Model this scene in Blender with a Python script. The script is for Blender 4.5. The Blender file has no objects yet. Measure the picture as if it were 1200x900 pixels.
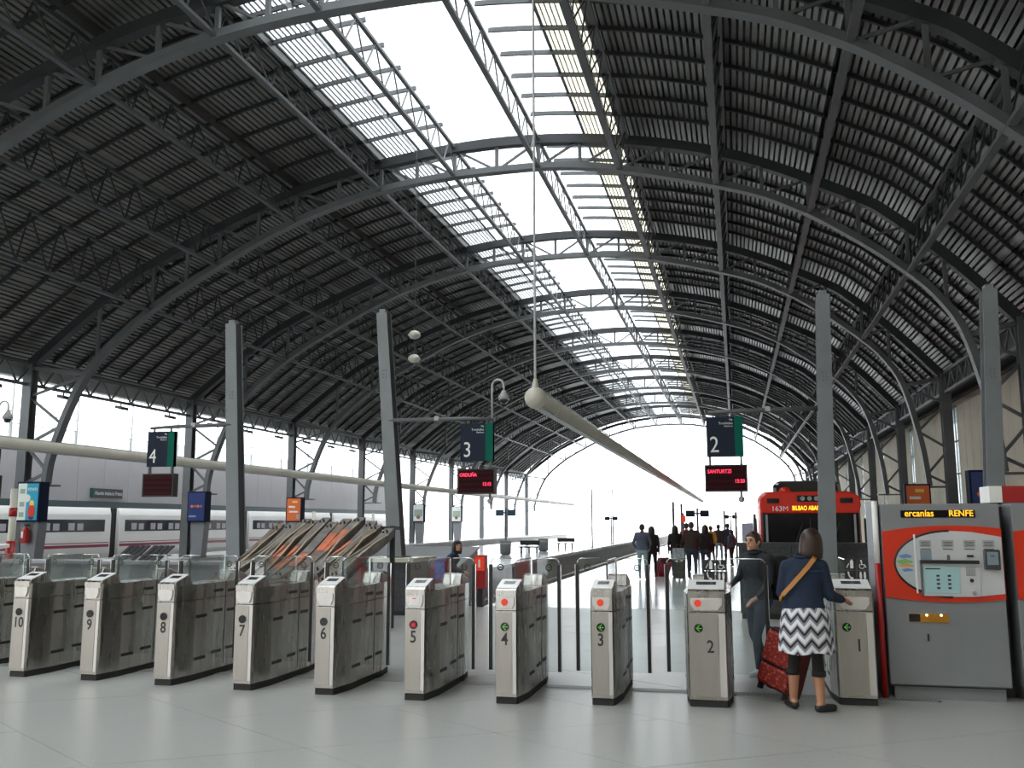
import bpy, bmesh, math, random
from mathutils import Vector, Matrix
random.seed(7)
PI = math.pi
SC = bpy.context.scene
COL = SC.collection

# ------------------------------------------------------------------ camera
EYE = 1.75
YAW, PITCH, ROLL = 0.2335, 0.1478, 0.002
FPX = 1090.0
cam_d = bpy.data.cameras.new('camera')
cam_d.sensor_width = 36.0
cam_d.lens = FPX / 1200.0 * 36.0
cam_d.clip_end = 2000
cam = bpy.data.objects.new('camera', cam_d)
COL.objects.link(cam)
_d = Vector((-math.sin(YAW) * math.cos(PITCH), math.cos(YAW) * math.cos(PITCH), math.sin(PITCH)))
_r = Vector((math.cos(YAW), math.sin(YAW), 0))
_u = _r.cross(_d)
_r2 = _r * math.cos(ROLL) - _u * math.sin(ROLL)
_u2 = _r * math.sin(ROLL) + _u * math.cos(ROLL)
_m = Matrix((_r2, _u2, -_d)).transposed().to_4x4()
_m.translation = Vector((0, 0, EYE))
cam.matrix_world = _m
SC.camera = cam

# ------------------------------------------------------------------ world light (bright overcast sky) and exposure
W = bpy.data.worlds.new('overcast_sky')
SC.world = W
W.use_nodes = True
_nt = W.node_tree
_bg = _nt.nodes['Background']
_bg.inputs[0].default_value = (0.93, 0.965, 1.0, 1)
_bg.inputs[1].default_value = 1.0
SC.view_settings.view_transform = 'Standard'
SC.view_settings.look = 'None'
SC.view_settings.gamma = 1
SC.view_settings.use_curve_mapping = False
SC.view_settings.exposure = 2.25
SC.cycles.max_bounces = 8
SC.cycles.diffuse_bounces = 4
SC.cycles.transparent_max_bounces = 16

# ------------------------------------------------------------------ materials
MATS = {}
def mat(name, col, rough=0.5, metal=0.0, spec=0.5, noise=None, bump=None, emit=None, alpha=None, aniso=None):
    """plain or noisy painted / metal surface, all node based"""
    if name in MATS: return MATS[name]
    m = bpy.data.materials.new(name); m.use_nodes = True
    nt = m.node_tree; N = nt.nodes; L = nt.links
    b = N['Principled BSDF']
    c = (col[0], col[1], col[2], 1)
    b.inputs['Base Color'].default_value = c
    b.inputs['Roughness'].default_value = rough
    b.inputs['Metallic'].default_value = metal
    b.inputs['Specular IOR Level'].default_value = spec
    tc = None
    if noise or bump or aniso:
        tc = N.new('ShaderNodeTexCoord')
    if noise:
        sc, amt = noise
        mp = N.new('ShaderNodeMapping'); L.new(tc.outputs['Object'], mp.inputs[0])
        if aniso: mp.inputs['Scale'].default_value = aniso
        n = N.new('ShaderNodeTexNoise'); n.inputs['Scale'].default_value = sc; n.inputs['Detail'].default_value = 6
        L.new(mp.outputs[0], n.inputs['Vector'])
        r = N.new('ShaderNodeValToRGB')
        r.color_ramp.elements[0].position = 0.3; r.color_ramp.elements[1].position = 0.7
        r.color_ramp.elements[0].color = tuple(x * (1 - amt) for x in col) + (1,)
        r.color_ramp.elements[1].color = tuple(min(1, x * (1 + amt)) for x in col) + (1,)
        L.new(n.outputs[0], r.inputs[0]); L.new(r.outputs[0], b.inputs['Base Color'])
        mr = N.new('ShaderNodeMapRange'); mr.inputs[3].default_value = max(0.02, rough - 0.07); mr.inputs[4].default_value = min(1, rough + 0.1)
        L.new(n.outputs[0], mr.inputs[0]); L.new(mr.outputs[0], b.inputs['Roughness'])
    if bump:
        sc, st = bump
        n2 = N.new('ShaderNodeTexNoise'); n2.inputs['Scale'].default_value = sc; n2.inputs['Detail'].default_value = 4
        L.new(tc.outputs['Object'], n2.inputs['Vector'])
        bp = N.new('ShaderNodeBump'); bp.inputs['Strength'].default_value = st; bp.inputs['Distance'].default_value = 0.02
        L.new(n2.outputs[0], bp.inputs['Height']); L.new(bp.outputs[0], b.inputs['Normal'])
    if emit:
        b.inputs['Emission Color'].default_value = (emit[0], emit[1], emit[2], 1)
        b.inputs['Emission Strength'].default_value = emit[3]
    MATS[name] = m
    return m

def glass_mat(name, tint, gloss=0.1, haze=0.0, hazecol=(0.8, 0.85, 0.85)):
    """thin sheet of glass: see-through with a clear reflection and a little haze"""
    m = bpy.data.materials.new(name); m.use_nodes = True
    nt = m.node_tree; N = nt.nodes; L = nt.links
    N.remove(N['Principled BSDF'])
    out = N['Material Output']
    t = N.new('ShaderNodeBsdfTransparent'); t.inputs[0].default_value = (*tint, 1)
    g = N.new('ShaderNodeBsdfGlossy'); g.inputs['Roughness'].default_value = 0.03
    fr = N.new('ShaderNodeFresnel'); fr.inputs[0].default_value = 1.35
    mul = N.new('ShaderNodeMath'); mul.operation = 'MULTIPLY_ADD'; mul.inputs[1].default_value = 0.45; mul.inputs[2].default_value = gloss * 0.2
    L.new(fr.outputs[0], mul.inputs[0])
    mx = N.new('ShaderNodeMixShader'); L.new(mul.outputs[0], mx.inputs[0]); L.new(t.outputs[0], mx.inputs[1]); L.new(g.outputs[0], mx.inputs[2])
    last = mx
    if haze:
        df = N.new('ShaderNodeBsdfTranslucent'); df.inputs[0].default_value = (*hazecol, 1)
        dd = N.new('ShaderNodeBsdfDiffuse'); dd.inputs[0].default_value = (*hazecol, 1)
        ad = N.new('ShaderNodeMixShader'); ad.inputs[0].default_value = 0.5; L.new(df.outputs[0], ad.inputs[1]); L.new(dd.outputs[0], ad.inputs[2])
        m2 = N.new('ShaderNodeMixShader'); m2.inputs[0].default_value = haze
        L.new(mx.outputs[0], m2.inputs[1]); L.new(ad.outputs[0], m2.inputs[2]); last = m2
    L.new(last.outputs[0], out.inputs[0])
    MATS[name] = m
    return m

mat('steel_dark', (0.035, 0.038, 0.042), 0.55, 0, 0.4, noise=(0.8, 0.25))
mat('steel_mid', (0.11, 0.118, 0.122), 0.5, 0, 0.4, noise=(0.7, 0.2))
mat('steel_boom', (0.065, 0.07, 0.072), 0.5, 0, 0.4, noise=(0.7, 0.2))
mat('steel_rafter', (0.028, 0.029, 0.031), 0.6, 0, 0.3)
mat('deck', (0.18, 0.183, 0.172), 0.36, 0.5, 0.5, noise=(0.5, 0.18))
mat('steel_light', (0.42, 0.44, 0.44), 0.4, 0.2, 0.5, noise=(1.5, 0.12))
mat('pole_grey', (0.19, 0.205, 0.22), 0.5, 0.0, 0.5, noise=(1.5, 0.12))
mat('stainless', (0.46, 0.44, 0.41), 0.26, 1.0, 0.5, noise=(9, 0.2), aniso=(1, 1, 0.12))
mat('stainless_front', (0.42, 0.39, 0.36), 0.36, 0.8, 0.5, noise=(9, 0.1), aniso=(1, 1, 0.12))
mat('chrome', (0.7, 0.71, 0.72), 0.15, 1.0)
mat('black', (0.012, 0.012, 0.013), 0.45)
mat('black_gloss', (0.01, 0.01, 0.012), 0.12)
mat('rubber', (0.018, 0.018, 0.018), 0.7)
mat('white_plastic', (0.78, 0.79, 0.8), 0.35)
mat('white_paint', (0.8, 0.8, 0.78), 0.4, noise=(1.2, 0.05))
mat('cream_paint', (0.62, 0.6, 0.52), 0.45, noise=(1.0, 0.06))
mat('ink', (0.02, 0.02, 0.022), 0.5)
glass_mat('gate_glass', (0.92, 0.95, 0.945), 0.12, 0.006)
glass_mat('clear_glass', (0.9, 0.94, 0.94), 0.2)
glass_mat('screen_glass', (0.88, 0.94, 0.93), 0.3, 0.12, (0.75, 0.85, 0.85))
glass_mat('skylight_sheet', (0.72, 0.74, 0.75), 0.1, 0.35, (0.8, 0.8, 0.8))
glass_mat('skylight_clear', (0.9, 0.92, 0.93), 0.1, 0.2, (0.9, 0.9, 0.9))
glass_mat('skylight_aged', (0.66, 0.63, 0.5), 0.1, 0.4, (0.75, 0.68, 0.48))

def floor_mat(name, a, b, rough, scale):
    m = bpy.data.materials.new(name); m.use_nodes = True
    nt = m.node_tree; N = nt.nodes; L = nt.links; bs = N['Principled BSDF']
    g = N.new('ShaderNodeNewGeometry')
    n1 = N.new('ShaderNodeTexNoise'); n1.inputs['Scale'].default_value = scale; n1.inputs['Detail'].default_value = 3
    n2 = N.new('ShaderNodeTexNoise'); n2.inputs['Scale'].default_value = 0.55; n2.inputs['Detail'].default_value = 5
    L.new(g.outputs['Position'], n1.inputs['Vector']); L.new(g.outputs['Position'], n2.inputs['Vector'])
    r = N.new('ShaderNodeValToRGB'); r.color_ramp.elements[0].position = 0.32; r.color_ramp.elements[1].position = 0.66
    r.color_ramp.elements[0].color = (*a, 1); r.color_ramp.elements[1].color = (*b, 1)
    mxn = N.new('ShaderNodeMix'); mxn.data_type = 'FLOAT'; mxn.inputs[0].default_value = 0.25
    L.new(n1.outputs[0], mxn.inputs[2]); L.new(n2.outputs[0], mxn.inputs[3]); L.new(mxn.outputs[0], r.inputs[0])
    L.new(r.outputs[0], bs.inputs['Base Color'])
    mr = N.new('ShaderNodeMapRange'); mr.inputs[1].default_value = 0.3; mr.inputs[2].default_value = 0.7
    mr.inputs[3].default_value = rough - 0.02; mr.inputs[4].default_value = rough + 0.04
    L.new(n2.outputs[0], mr.inputs[0]); L.new(mr.outputs[0], bs.inputs['Roughness'])
    bs.inputs['Specular IOR Level'].default_value = 0.5
    MATS[name] = m
    return m
floor_mat('terrazzo', (0.36, 0.37, 0.36), (0.44, 0.45, 0.435), 0.3, 55)
floor_mat('platform_stone', (0.52, 0.53, 0.53), (0.6, 0.61, 0.61), 0.16, 30)
mat('joint', (0.17, 0.17, 0.165), 0.8)
mat('ballast', (0.13, 0.125, 0.12), 0.95, noise=(9, 0.5), bump=(20, 0.8))
mat('concrete', (0.34, 0.34, 0.33), 0.8, noise=(1.5, 0.15))
mat('granite_dark', (0.045, 0.048, 0.052), 0.35, noise=(30, 0.45))
mat('cream_wall', (0.60, 0.555, 0.44), 0.75, noise=(0.9, 0.07))
mat('fascia', (0.42, 0.41, 0.425), 0.5, noise=(0.6, 0.05))
mat('rail_steel', (0.25, 0.22, 0.2), 0.35, 0.7)
mat('sleeper', (0.2, 0.19, 0.18), 0.9)

# ------------------------------------------------------------------ mesh helpers
def vfrom(p): return Vector(p)
class MB:
    def __init__(s): s.v = []; s.f = []; s.mi = []; s.cur = 0
    def add(s, verts, faces):
        o = len(s.v); s.v += [tuple(v) for v in verts]
        for f in faces: s.f.append(tuple(i + o for i in f)); s.mi.append(s.cur)
        return s
    def mat(s, i): s.cur = i; return s
    def box(s, c, d, rz=0.0, rx=0.0, ry=0.0):
        x, y, z = d[0] / 2, d[1] / 2, d[2] / 2
        R = Matrix.Rotation(rz, 3, 'Z') @ Matrix.Rotation(ry, 3, 'Y') @ Matrix.Rotation(rx, 3, 'X')
        c = Vector(c)
        vs = [c + R @ Vector((a * x, b * y, e * z)) for a in (-1, 1) for b in (-1, 1) for e in (-1, 1)]
        return s.add(vs, [(0, 1, 3, 2), (4, 6, 7, 5), (0, 4, 5, 1), (2, 3, 7, 6), (0, 2, 6, 4), (1, 5, 7, 3)])
    def lohi(s, lo, hi):
        return s.box([(a + b) / 2 for a, b in zip(lo, hi)], [abs(b - a) for a, b in zip(lo, hi)])
    def bar(s, p, q, w, h, up=(0, 0, 1)):
        p, q = Vector(p), Vector(q); t = (q - p).normalized(); up = Vector(up)
        if abs(t.dot(up)) > 0.98: up = Vector((0, 1, 0))
        a = t.cross(up).normalized(); b = a.cross(t).normalized()
        vs = [e + a * (i * w / 2) + b * (j * h / 2) for e in (p, q) for i, j in ((-1, -1), (1, -1), (1, 1), (-1, 1))]
        return s.add(vs, [(3, 2, 1, 0), (4, 5, 6, 7), (0, 1, 5, 4), (1, 2, 6, 5), (2, 3, 7, 6), (3, 0, 4, 7)])
    def ibeam(s, p, q, w, h, tf, tw, up=(0, 0, 1)):
        p, q = Vector(p), Vector(q); t = (q - p).normalized(); upv = Vector(up)
        if abs(t.dot(upv)) > 0.98: upv = Vector((0, 1, 0))
        a = t.cross(upv).normalized(); b = a.cross(t).normalized()
        s.bar(p + b * (h / 2 - tf / 2), q + b * (h / 2 - tf / 2), w, tf, up)
        s.bar(p - b * (h / 2 - tf / 2), q - b * (h / 2 - tf / 2), w, tf, up)
        s.bar(p, q, tw, h - 2 * tf, up)
        return s
    def tube(s, pts, r, n=10, caps=True):
        pts = [Vector(p) for p in pts]
        rs = r if isinstance(r, (list, tuple)) else [r] * len(pts)
        o = []; fs = []
        prev = None
        for i, p in enumerate(pts):
            t = (pts[min(i + 1, len(pts) - 1)] - pts[max(i - 1, 0)]).normalized()
            if prev is None:
                up = Vector((0, 0, 1)) if abs(t.z) < 0.9 else Vector((0, 1, 0))
                a = t.cross(up).normalized()
            else:
                a = (prev - t * prev.dot(t)).normalized()
            prev = a; b = t.cross(a)
            for k in range(n):
                th = 2 * PI * k / n
                o.append(p + (a * math.cos(th) + b * math.sin(th)) * rs[i])
        for i in range(len(pts) - 1):
            for k in range(n):
                k2 = (k + 1) % n
                fs.append((i * n + k, i * n + k2, (i + 1) * n + k2, (i + 1) * n + k))
        if caps:
            fs.append(tuple(range(n - 1, -1, -1))); fs.append(tuple(range((len(pts) - 1) * n, len(pts) * n)))
        return s.add(o, fs)
    def prism(s, poly, z0, z1, M=None):
        """polygon in local xy (counter-clockwise) extruded z0..z1; M maps local to object space"""
        n = len(poly); M = M or Matrix.Identity(4)
        vs = [M @ Vector((x, y, z0)) for x, y in poly] + [M @ Vector((x, y, z1)) for x, y in poly]
        fs = [tuple(range(n - 1, -1, -1)), tuple(range(n, 2 * n))]
        fs += [(i, (i + 1) % n, n + (i + 1) % n, n + i) for i in range(n)]
        return s.add(vs, fs)
    def lathe(s, prof, n=20, c=(0, 0, 0), M=None):
        M = M or Matrix.Translation(Vector(c)); vs = []; fs = []; m = len(prof)
        for k in range(n):
            th = 2 * PI * k / n
            for r, z in prof: vs.append(M @ Vector((r * math.cos(th), r * math.sin(th), z)))
        for k in range(n):
            k2 = (k + 1) % n
            for i in range(m - 1):
                fs.append((k * m + i, k2 * m + i, k2 * m + i + 1, k * m + i + 1))
        return s.add(vs, fs)
    def ball(s, c, r, n=14, sq=(1, 1, 1)):
        c = Vector(c); vs = [c + Vector((0, 0, -r * sq[2]))]; m = n // 2
        for i in range(1, m):
            ph = PI * i / m - PI / 2
            for k in range(n):
                th = 2 * PI * k / n
                vs.append(c + Vector((r * sq[0] * math.cos(ph) * math.cos(th), r * sq[1] * math.cos(ph) * math.sin(th), r * sq[2] * math.sin(ph))))
        vs.append(c + Vector((0, 0, r * sq[2]))); fs = []
        for k in range(n): fs.append((0, 1 + (k + 1) % n, 1 + k))
        for i in range(m - 2):
            for k in range(n):
                k2 = (k + 1) % n
                fs.append((1 + i * n + k, 1 + i * n + k2, 1 + (i + 1) * n + k2, 1 + (i + 1) * n + k))
        e = len(vs) - 1
        for k in range(n): fs.append((e, 1 + (m - 2) * n + k, 1 + (m - 2) * n + (k + 1) % n))
        return s.add(vs, fs)
    def disc(s, c, r, thick, n=20, axis='Y'):
        pr = [(r * math.cos(2 * PI * k / n), r * math.sin(2 * PI * k / n)) for k in range(n)]
        M = Matrix.Translation(Vector(c))
        if axis == 'Y': M = M @ Matrix.Rotation(PI / 2, 4, 'X')
        if axis == 'X': M = M @ Matrix.Rotation(PI / 2, 4, 'Y')
        return s.prism(pr, -thick / 2, thick / 2, M)
    def mesh(s, name, smooth=False):
        me = bpy.data.meshes.new(name); me.from_pydata(s.v, [], s.f)
        if any(s.mi): me.polygons.foreach_set('material_index', s.mi)
        if smooth: me.polygons.foreach_set('use_smooth', [True] * len(me.polygons))
        me.update()
        return me
    def build(s, name, m, parent=None, smooth=False, loc=None, rot=None, bevel=0.0):
        me = s.mesh(name, smooth)
        return put(name, me, m, parent, loc, rot, bevel)

def put(name, me, m, parent=None, loc=None, rot=None, bevel=0.0):
    if m is not None and not len(me.materials):
        for x in (m if isinstance(m, (list, tuple)) else [m]): me.materials.append(MATS[x] if isinstance(x, str) else x)
    o = bpy.data.objects.new(name, me); COL.objects.link(o)
    if parent: o.parent = parent
    if loc: o.location = loc
    if rot: o.rotation_euler = rot
    if bevel:
        b = o.modifiers.new('bevel', 'BEVEL'); b.width = bevel; b.segments = 2; b.limit_method = 'ANGLE'
    return o
def tag(o, label=None, cat=None, group=None, kind=None):
    if label: o['label'] = label
    if cat: o['category'] = cat
    if group: o['group'] = group
    if kind: o['kind'] = kind
    return o
def thing(name, label, cat, loc=(0, 0, 0), rz=0.0, group=None, kind=None):
    o = bpy.data.objects.new(name, None); COL.objects.link(o); o.empty_display_size = 0.1
    o.location = loc; o.rotation_euler = (0, 0, rz)
    return tag(o, label, cat, group, kind)
def children(o): return [c for c in bpy.data.objects if c.parent == o]
def copy_tree(o, loc=None, rz=None, label=None, parent=None, kids=None):
    c = o.copy(); COL.objects.link(c)
    if parent is not None: c.parent = parent
    if loc is not None: c.location = loc
    if rz is not None: c.rotation_euler = (0, 0, rz)
    if label: c['label'] = label
    for ch in children(o): copy_tree(ch, parent=c)
    return c
FONTC = {}
def text_mesh(txt, size, extrude=0.001, align='CENTER', space=1.0, bold=0.0):
    k = (txt, size, extrude, align, space, bold)
    if k in FONTC: return FONTC[k]
    cu = bpy.data.curves.new('lettering', 'FONT'); cu.body = txt; cu.size = size; cu.extrude = extrude
    cu.align_x = align; cu.align_y = 'CENTER'; cu.space_character = space; cu.offset = bold; cu.resolution_u = 3
    o = bpy.data.objects.new('lettering', cu); COL.objects.link(o)
    dg = bpy.context.evaluated_depsgraph_get()
    me = bpy.data.meshes.new_from_object(o.evaluated_get(dg))
    bpy.data.objects.remove(o)
    me.materials.clear()
    FONTC[k] = me
    return me
def lettering(name, txt, size, m, parent, loc, rot=(PI / 2, 0, 0), align='CENTER', sx=1.0, space=1.0, bold=0.0):
    me = text_mesh(txt, size, 0.0012, align, space, bold).copy()
    o = put(name, me, m, parent, loc, rot); o.scale = (sx, 1, 1)
    return o

# ------------------------------------------------------------------ roof curves (metres, across the shed)
def spline(pts):
    out = []
    P = [pts[0]] + list(pts) + [pts[-1]]
    for i in range(1, len(P) - 2):
        p0, p1, p2, p3 = [Vector(p) for p in P[i - 1:i + 3]]
        for k in range(8):
            t = k / 8
            out.append(0.5 * ((2 * p1) + (p2 - p0) * t + (2 * p0 - 5 * p1 + 4 * p2 - p3) * t * t + (3 * p1 - p0 - 3 * p2 + p3) * t ** 3))
    out.append(Vector(pts[-1]))
    return out
TOPC = spline([(-28.1, 8.35), (-25.5, 10.35), (-22.9, 12.1), (-17, 14.55), (-12.7, 15.55), (-8.3, 15.95), (-4.0, 15.65), (0.3, 14.65), (4.2, 12.85), (5.6, 11.9), (7.4, 10.2), (9.2, 8.2)])
BOTC = spline([(-27, 3.3), (-26.75, 4.75), (-25.4, 7.75), (-22.9, 10.05), (-19.8, 11.85), (-16.5, 13.4), (-12.7, 14.45), (-8.5, 14.8), (-4.5, 14.6), (0.3, 13.4), (2.5, 12.45), (4.2, 11.35), (5.6, 10.25), (6.7, 9.15), (7.5, 7.75), (8.1, 5.15), (8.3, 3.3)])
def zat(C, x):
    for a, b in zip(C, C[1:]):
        if a.x <= x <= b.x and b.x > a.x: return a.y + (b.y - a.y) * (x - a.x) / (b.x - a.x)
    return C[0].y + (C[1].y - C[0].y) / (C[1].x - C[0].x) * (x - C[0].x) if x < C[0].x else C[-1].y + (C[-1].y - C[-2].y) / (C[-1].x - C[-2].x) * (x - C[-1].x)
def sweep(C, wy, h, off=0.0):
    """rectangular member following a curve in the x-z plane"""
    n = len(C); vs = []; fs = []
    for i, p in enumerate(C):
        t = (C[min(i + 1, n - 1)] - C[max(i - 1, 0)]).normalized(); nx, nz = -t.y, t.x
        for s, e in ((-1, -1), (1, -1), (1, 1), (-1, 1)):
            d = off + e * h / 2
            vs.append((p.x + nx * d, s * wy / 2, p.y + nz * d))
    for i in range(n - 1):
        for k in range(4):
            k2 = (k + 1) % 4; fs.append((i * 4 + k, (i + 1) * 4 + k, (i + 1) * 4 + k2, i * 4 + k2))
    fs += [(0, 1, 2, 3), (4 * n - 1, 4 * n - 2, 4 * n - 3, 4 * n - 4)]
    return vs, fs
BAY = 11.8
ARCH_Y = [20.5 + BAY * k for k in range(-1, 10)]          # 8.7 .. 126.7
Y_BACK = ARCH_Y[0] - BAY                                    # -3.1
Y_END = ARCH_Y[-1]
SKY_L, SKY_R = -12.85, -3.65
GIRD_L = [-22.6, -19.7, -16.4, SKY_L]
GIRD_R = [SKY_R, -0.25, 2.83, 5.9]
GIRD_S = [-9.9, -6.65]

# ------------------------------------------------------------------ ceiling: corrugated sheets, rafters, skylight
ceiling = thing('ceiling', 'dark arched corrugated roof with a long bright skylight', None, kind='structure')
del ceiling['label']
def curve_between(C, x0, x1, step):
    xs = []; pts = []
    # arc-length resample
    fine = []
    k = 0
    x = x0
    while x < x1: fine.append(Vector((x, zat(C, x)))); x += 0.02
    fine.append(Vector((x1, zat(C, x1))))
    acc = 0; pts = [fine[0]]; nxt = step
    for a, b in zip(fine, fine[1:]):
        acc += (b - a).length
        if acc >= nxt: pts.append(b); nxt += step
    pts.append(fine[-1])
    return pts
def corrugated(x0, x1, ylen, off, pitch=0.19, dep=0.11):
    P = curve_between(TOPC, x0, x1, pitch / 5); vs = []; fs = []
    for i, p in enumerate(P):
        t = (P[min(i + 1, len(P) - 1)] - P[max(i - 1, 0)]).normalized(); nx, nz = -t.y, t.x
        d = off + (dep if i % 5 == 4 else 0)
        vs += [(p.x + nx * d, 0, p.y + nz * d), (p.x + nx * d, ylen, p.y + nz * d)]
    for i in range(len(P) - 1): fs.append((2 * i, 2 * i + 2, 2 * i + 3, 2 * i + 1))
    return MB().add(vs, fs)
edges_l = [-29.0, -25.3] + GIRD_L
edges_r = GIRD_R + [8.0, 9.9]
strip_me = []
for E in (edges_l, edges_r):
    for a, b in zip(E, E[1:]):
        me = corrugated(a - 0.06, b + 0.06, BAY, 0.36).mesh('roof_sheet'); me.materials.append(MATS['deck']); strip_me.append(me)
for y in [Y_BACK] + ARCH_Y[:-1]:
    for me in strip_me: put('roof_sheet', me, None, ceiling, (0, y, 0))
def part_of_curve(x0, x1): return [Vector((x0, zat(TOPC, x0)))] + [p for p in TOPC if x0 < p.x < x1] + [Vector((x1, zat(TOPC, x1)))]
raf_me = []
for nm, x0, x1, wy, h, m in (('rafter', -28.1, SKY_L + 0.06, 0.09, 0.11, 'steel_rafter'), ('rafter', SKY_R - 0.06, 9.2, 0.09, 0.11, 'steel_rafter'), ('skylight_rib', SKY_L + 0.06, GIRD_S[0], 0.07, 0.14, 'steel_mid'), ('skylight_rib', GIRD_S[1], SKY_R - 0.06, 0.07, 0.14, 'steel_mid')):
    vs, fs = sweep(part_of_curve(x0, x1), wy, h, 0.295)
    me = MB().add(vs, fs).mesh(nm); me.materials.append(MATS[m]); raf_me.append((nm, me))
for y in [Y_BACK] + ARCH_Y[:-1]:
    for k in range(1, 8):
        for nm, me in raf_me: put(nm, me, None, ceiling, (0, y + BAY * k / 8, 0))
# skylight sheets: corrugated translucent strips at both edges, clear glass between
step = BAY / 8
edge_l_me = corrugated(SKY_L, -11.45, step - 0.02, 0.38, 0.14, 0.03).mesh('skylight_sheet'); edge_l_me.materials.append(MATS['skylight_sheet'])
edge_r_me = corrugated(-5.0, SKY_R, step - 0.02, 0.38, 0.14, 0.03).mesh('skylight_sheet'); edge_r_me.materials.append(MATS['skylight_aged'])
def pane_mesh(x0, x1, ylen):
    P = curve_between(TOPC, x0, x1, (x1 - x0) / 4); vs = []; fs = []
    for p in P: vs += [(p.x, 0, p.y + 0.42), (p.x, ylen, p.y + 0.42)]
    for i in range(len(P) - 1): fs.append((2 * i, 2 * i + 2, 2 * i + 3, 2 * i + 1))
    me = MB().add(vs, fs).mesh('skylight_pane'); me.materials.append(MATS['skylight_clear']); return me
pane_me = [pane_mesh(-11.42, -9.95, BAY / 4 - 0.03), pane_mesh(-9.85, -8.3, BAY / 4 - 0.03), pane_mesh(-8.24, -6.7, BAY / 4 - 0.03), pane_mesh(-6.6, -5.03, BAY / 4 - 0.03)]
def bars_mesh(x0, x1, n, m):
    b = MB()
    for i in range(n + 1):
        x = x0 + (x1 - x0) * i / n; z = zat(TOPC, x) + 0.35
        w = 0.09 if i in (0, n) else 0.028
        b.bar((x, 0, z), (x, BAY, z), w, 0.05)
    me = b.mesh('glazing_bars'); me.materials.append(MATS[m]); return me
bar_l = bars_mesh(SKY_L, -11.45, 9, 'steel_mid'); bar_r = bars_mesh(-5.0, SKY_R, 9, 'steel_mid')
for bi, y in enumerate([Y_BACK] + ARCH_Y[:-1]):
    tag(put('glazing_bars', bar_l, None, ceiling, (0, y, 0)), kind='stuff')
    tag(put('glazing_bars', bar_r, None, ceiling, (0, y, 0)), kind='stuff')
    for k in range(8):
        put('skylight_sheet', edge_l_me, None, ceiling, (0, y + k * step, 0))
        put('skylight_sheet', edge_r_me, None, ceiling, (0, y + k * step, 0))
    for k in range(4):
        for me in pane_me: put('skylight_pane', me, None, ceiling, (0, y + k * BAY / 4, 0))

# ------------------------------------------------------------------ steel arches
PANELS = [-25.0, -22.6, -21.1, -19.7, -18.0, -16.4, -14.6, -12.85, -11.4, -9.9, -8.25, -6.65, -5.1, -3.65, -1.95, -0.25, 1.3, 2.83, 4.4, 5.9, 7.0]
LCOL, RCOL = -28.1, 9.2
def arch_parts():
    P = []
    vs, fs = sweep(TOPC, 0.34, 0.34, -0.08); P.append(('top_chord', MB().add(vs, fs), 'steel_dark'))
    vs, fs = sweep(BOTC, 0.36, 0.22); P.append(('bottom_chord', MB().add(vs, fs), 'steel_mid'))
    for x in PANELS:
        b, t = zat(BOTC, x), zat(TOPC, x)
        P.append(('web_post', MB().bar((x, 0, b), (x, 0, t), 0.12, 0.12), 'steel_mid'))
    mid = PANELS.index(-8.25)
    for i in range(len(PANELS) - 1):
        a, c = PANELS[i], PANELS[i + 1]
        if i >= mid: p, q = (a, zat(BOTC, a)), (c, zat(TOPC, c) - 0.1)
        else: p, q = (c, zat(BOTC, c)), (a, zat(TOPC, a) - 0.1)
        P.append(('web_diagonal', MB().bar((p[0], 0, p[1]), (q[0], 0, q[1]), 0.08, 0.08), 'steel_mid'))
    for cx, sgn in ((LCOL, 1), (RCOL, -1)):
        P.append(('column', MB().ibeam((cx, 0, 0.0), (cx, 0, 8.25), 0.42, 0.4, 0.04, 0.05, (0, 1, 0)), 'steel_mid'))
        def ch(z):
            C = BOTC if sgn > 0 else BOTC[::-1]
            for u, v in zip(C, C[1:]):
                if u.y <= z <= v.y: return u.x + (v.x - u.x) * (z - u.y) / (v.y - u.y)
            return C[0].x
        zz = [(cx, 6.9, 0), (ch(7.7), 7.7, 1), (cx, 6.9, 0), (ch(5.7), 5.7, 1), (cx, 4.9, 0), (ch(3.8), 3.8, 1), (cx, 3.3, 0)]
        seg = [(0, 1), (0, 3), (3, 4), (4, 5), (5, 6)]
        for i, j in seg:
            P.append(('brace', MB().bar((zz[i][0], 0, zz[i][1]), (zz[j][0], 0, zz[j][1]), 0.1, 0.1), 'steel_mid'))
        fx = BOTC[0].x if sgn > 0 else BOTC[-1].x
        P.append(('foot_plate', MB().box(((cx + fx) / 2 + 0.15 * sgn, 0, 3.25), (abs(fx - cx) + 0.7, 0.5, 0.07)), 'steel_mid'))
        P.append(('haunch', MB().bar((cx, 0, 8.1), (ch(7.6), 0, 7.75), 0.12, 0.16), 'steel_mid'))
    return P
ORD = ['nearest the camera, overhead', 'nearest in view, crossing the top of the picture', 'second in view, its full curve seen', 'third in view', 'fourth in view', 'fifth in view', 'sixth in view', 'seventh in view', 'eighth in view', 'ninth in view, next to the last', 'farthest, closing the open end of the shed']
arch0 = thing('roof_arch', 'grey steel lattice roof arch, ' + ORD[1], 'roof arch', (0, ARCH_Y[1], 0), group='steel roof arches')
for nm, b, m in arch_parts(): b.build(nm, m, arch0)
kids0 = children(arch0)
for k, y in enumerate(ARCH_Y[2:], 2):
    c = arch0.copy(); COL.objects.link(c); c.location = (0, y, 0); c['label'] = 'grey steel lattice roof arch, ' + ORD[k]
    for ch_ in kids0:
        d = ch_.copy(); COL.objects.link(d); d.parent = c

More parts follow.
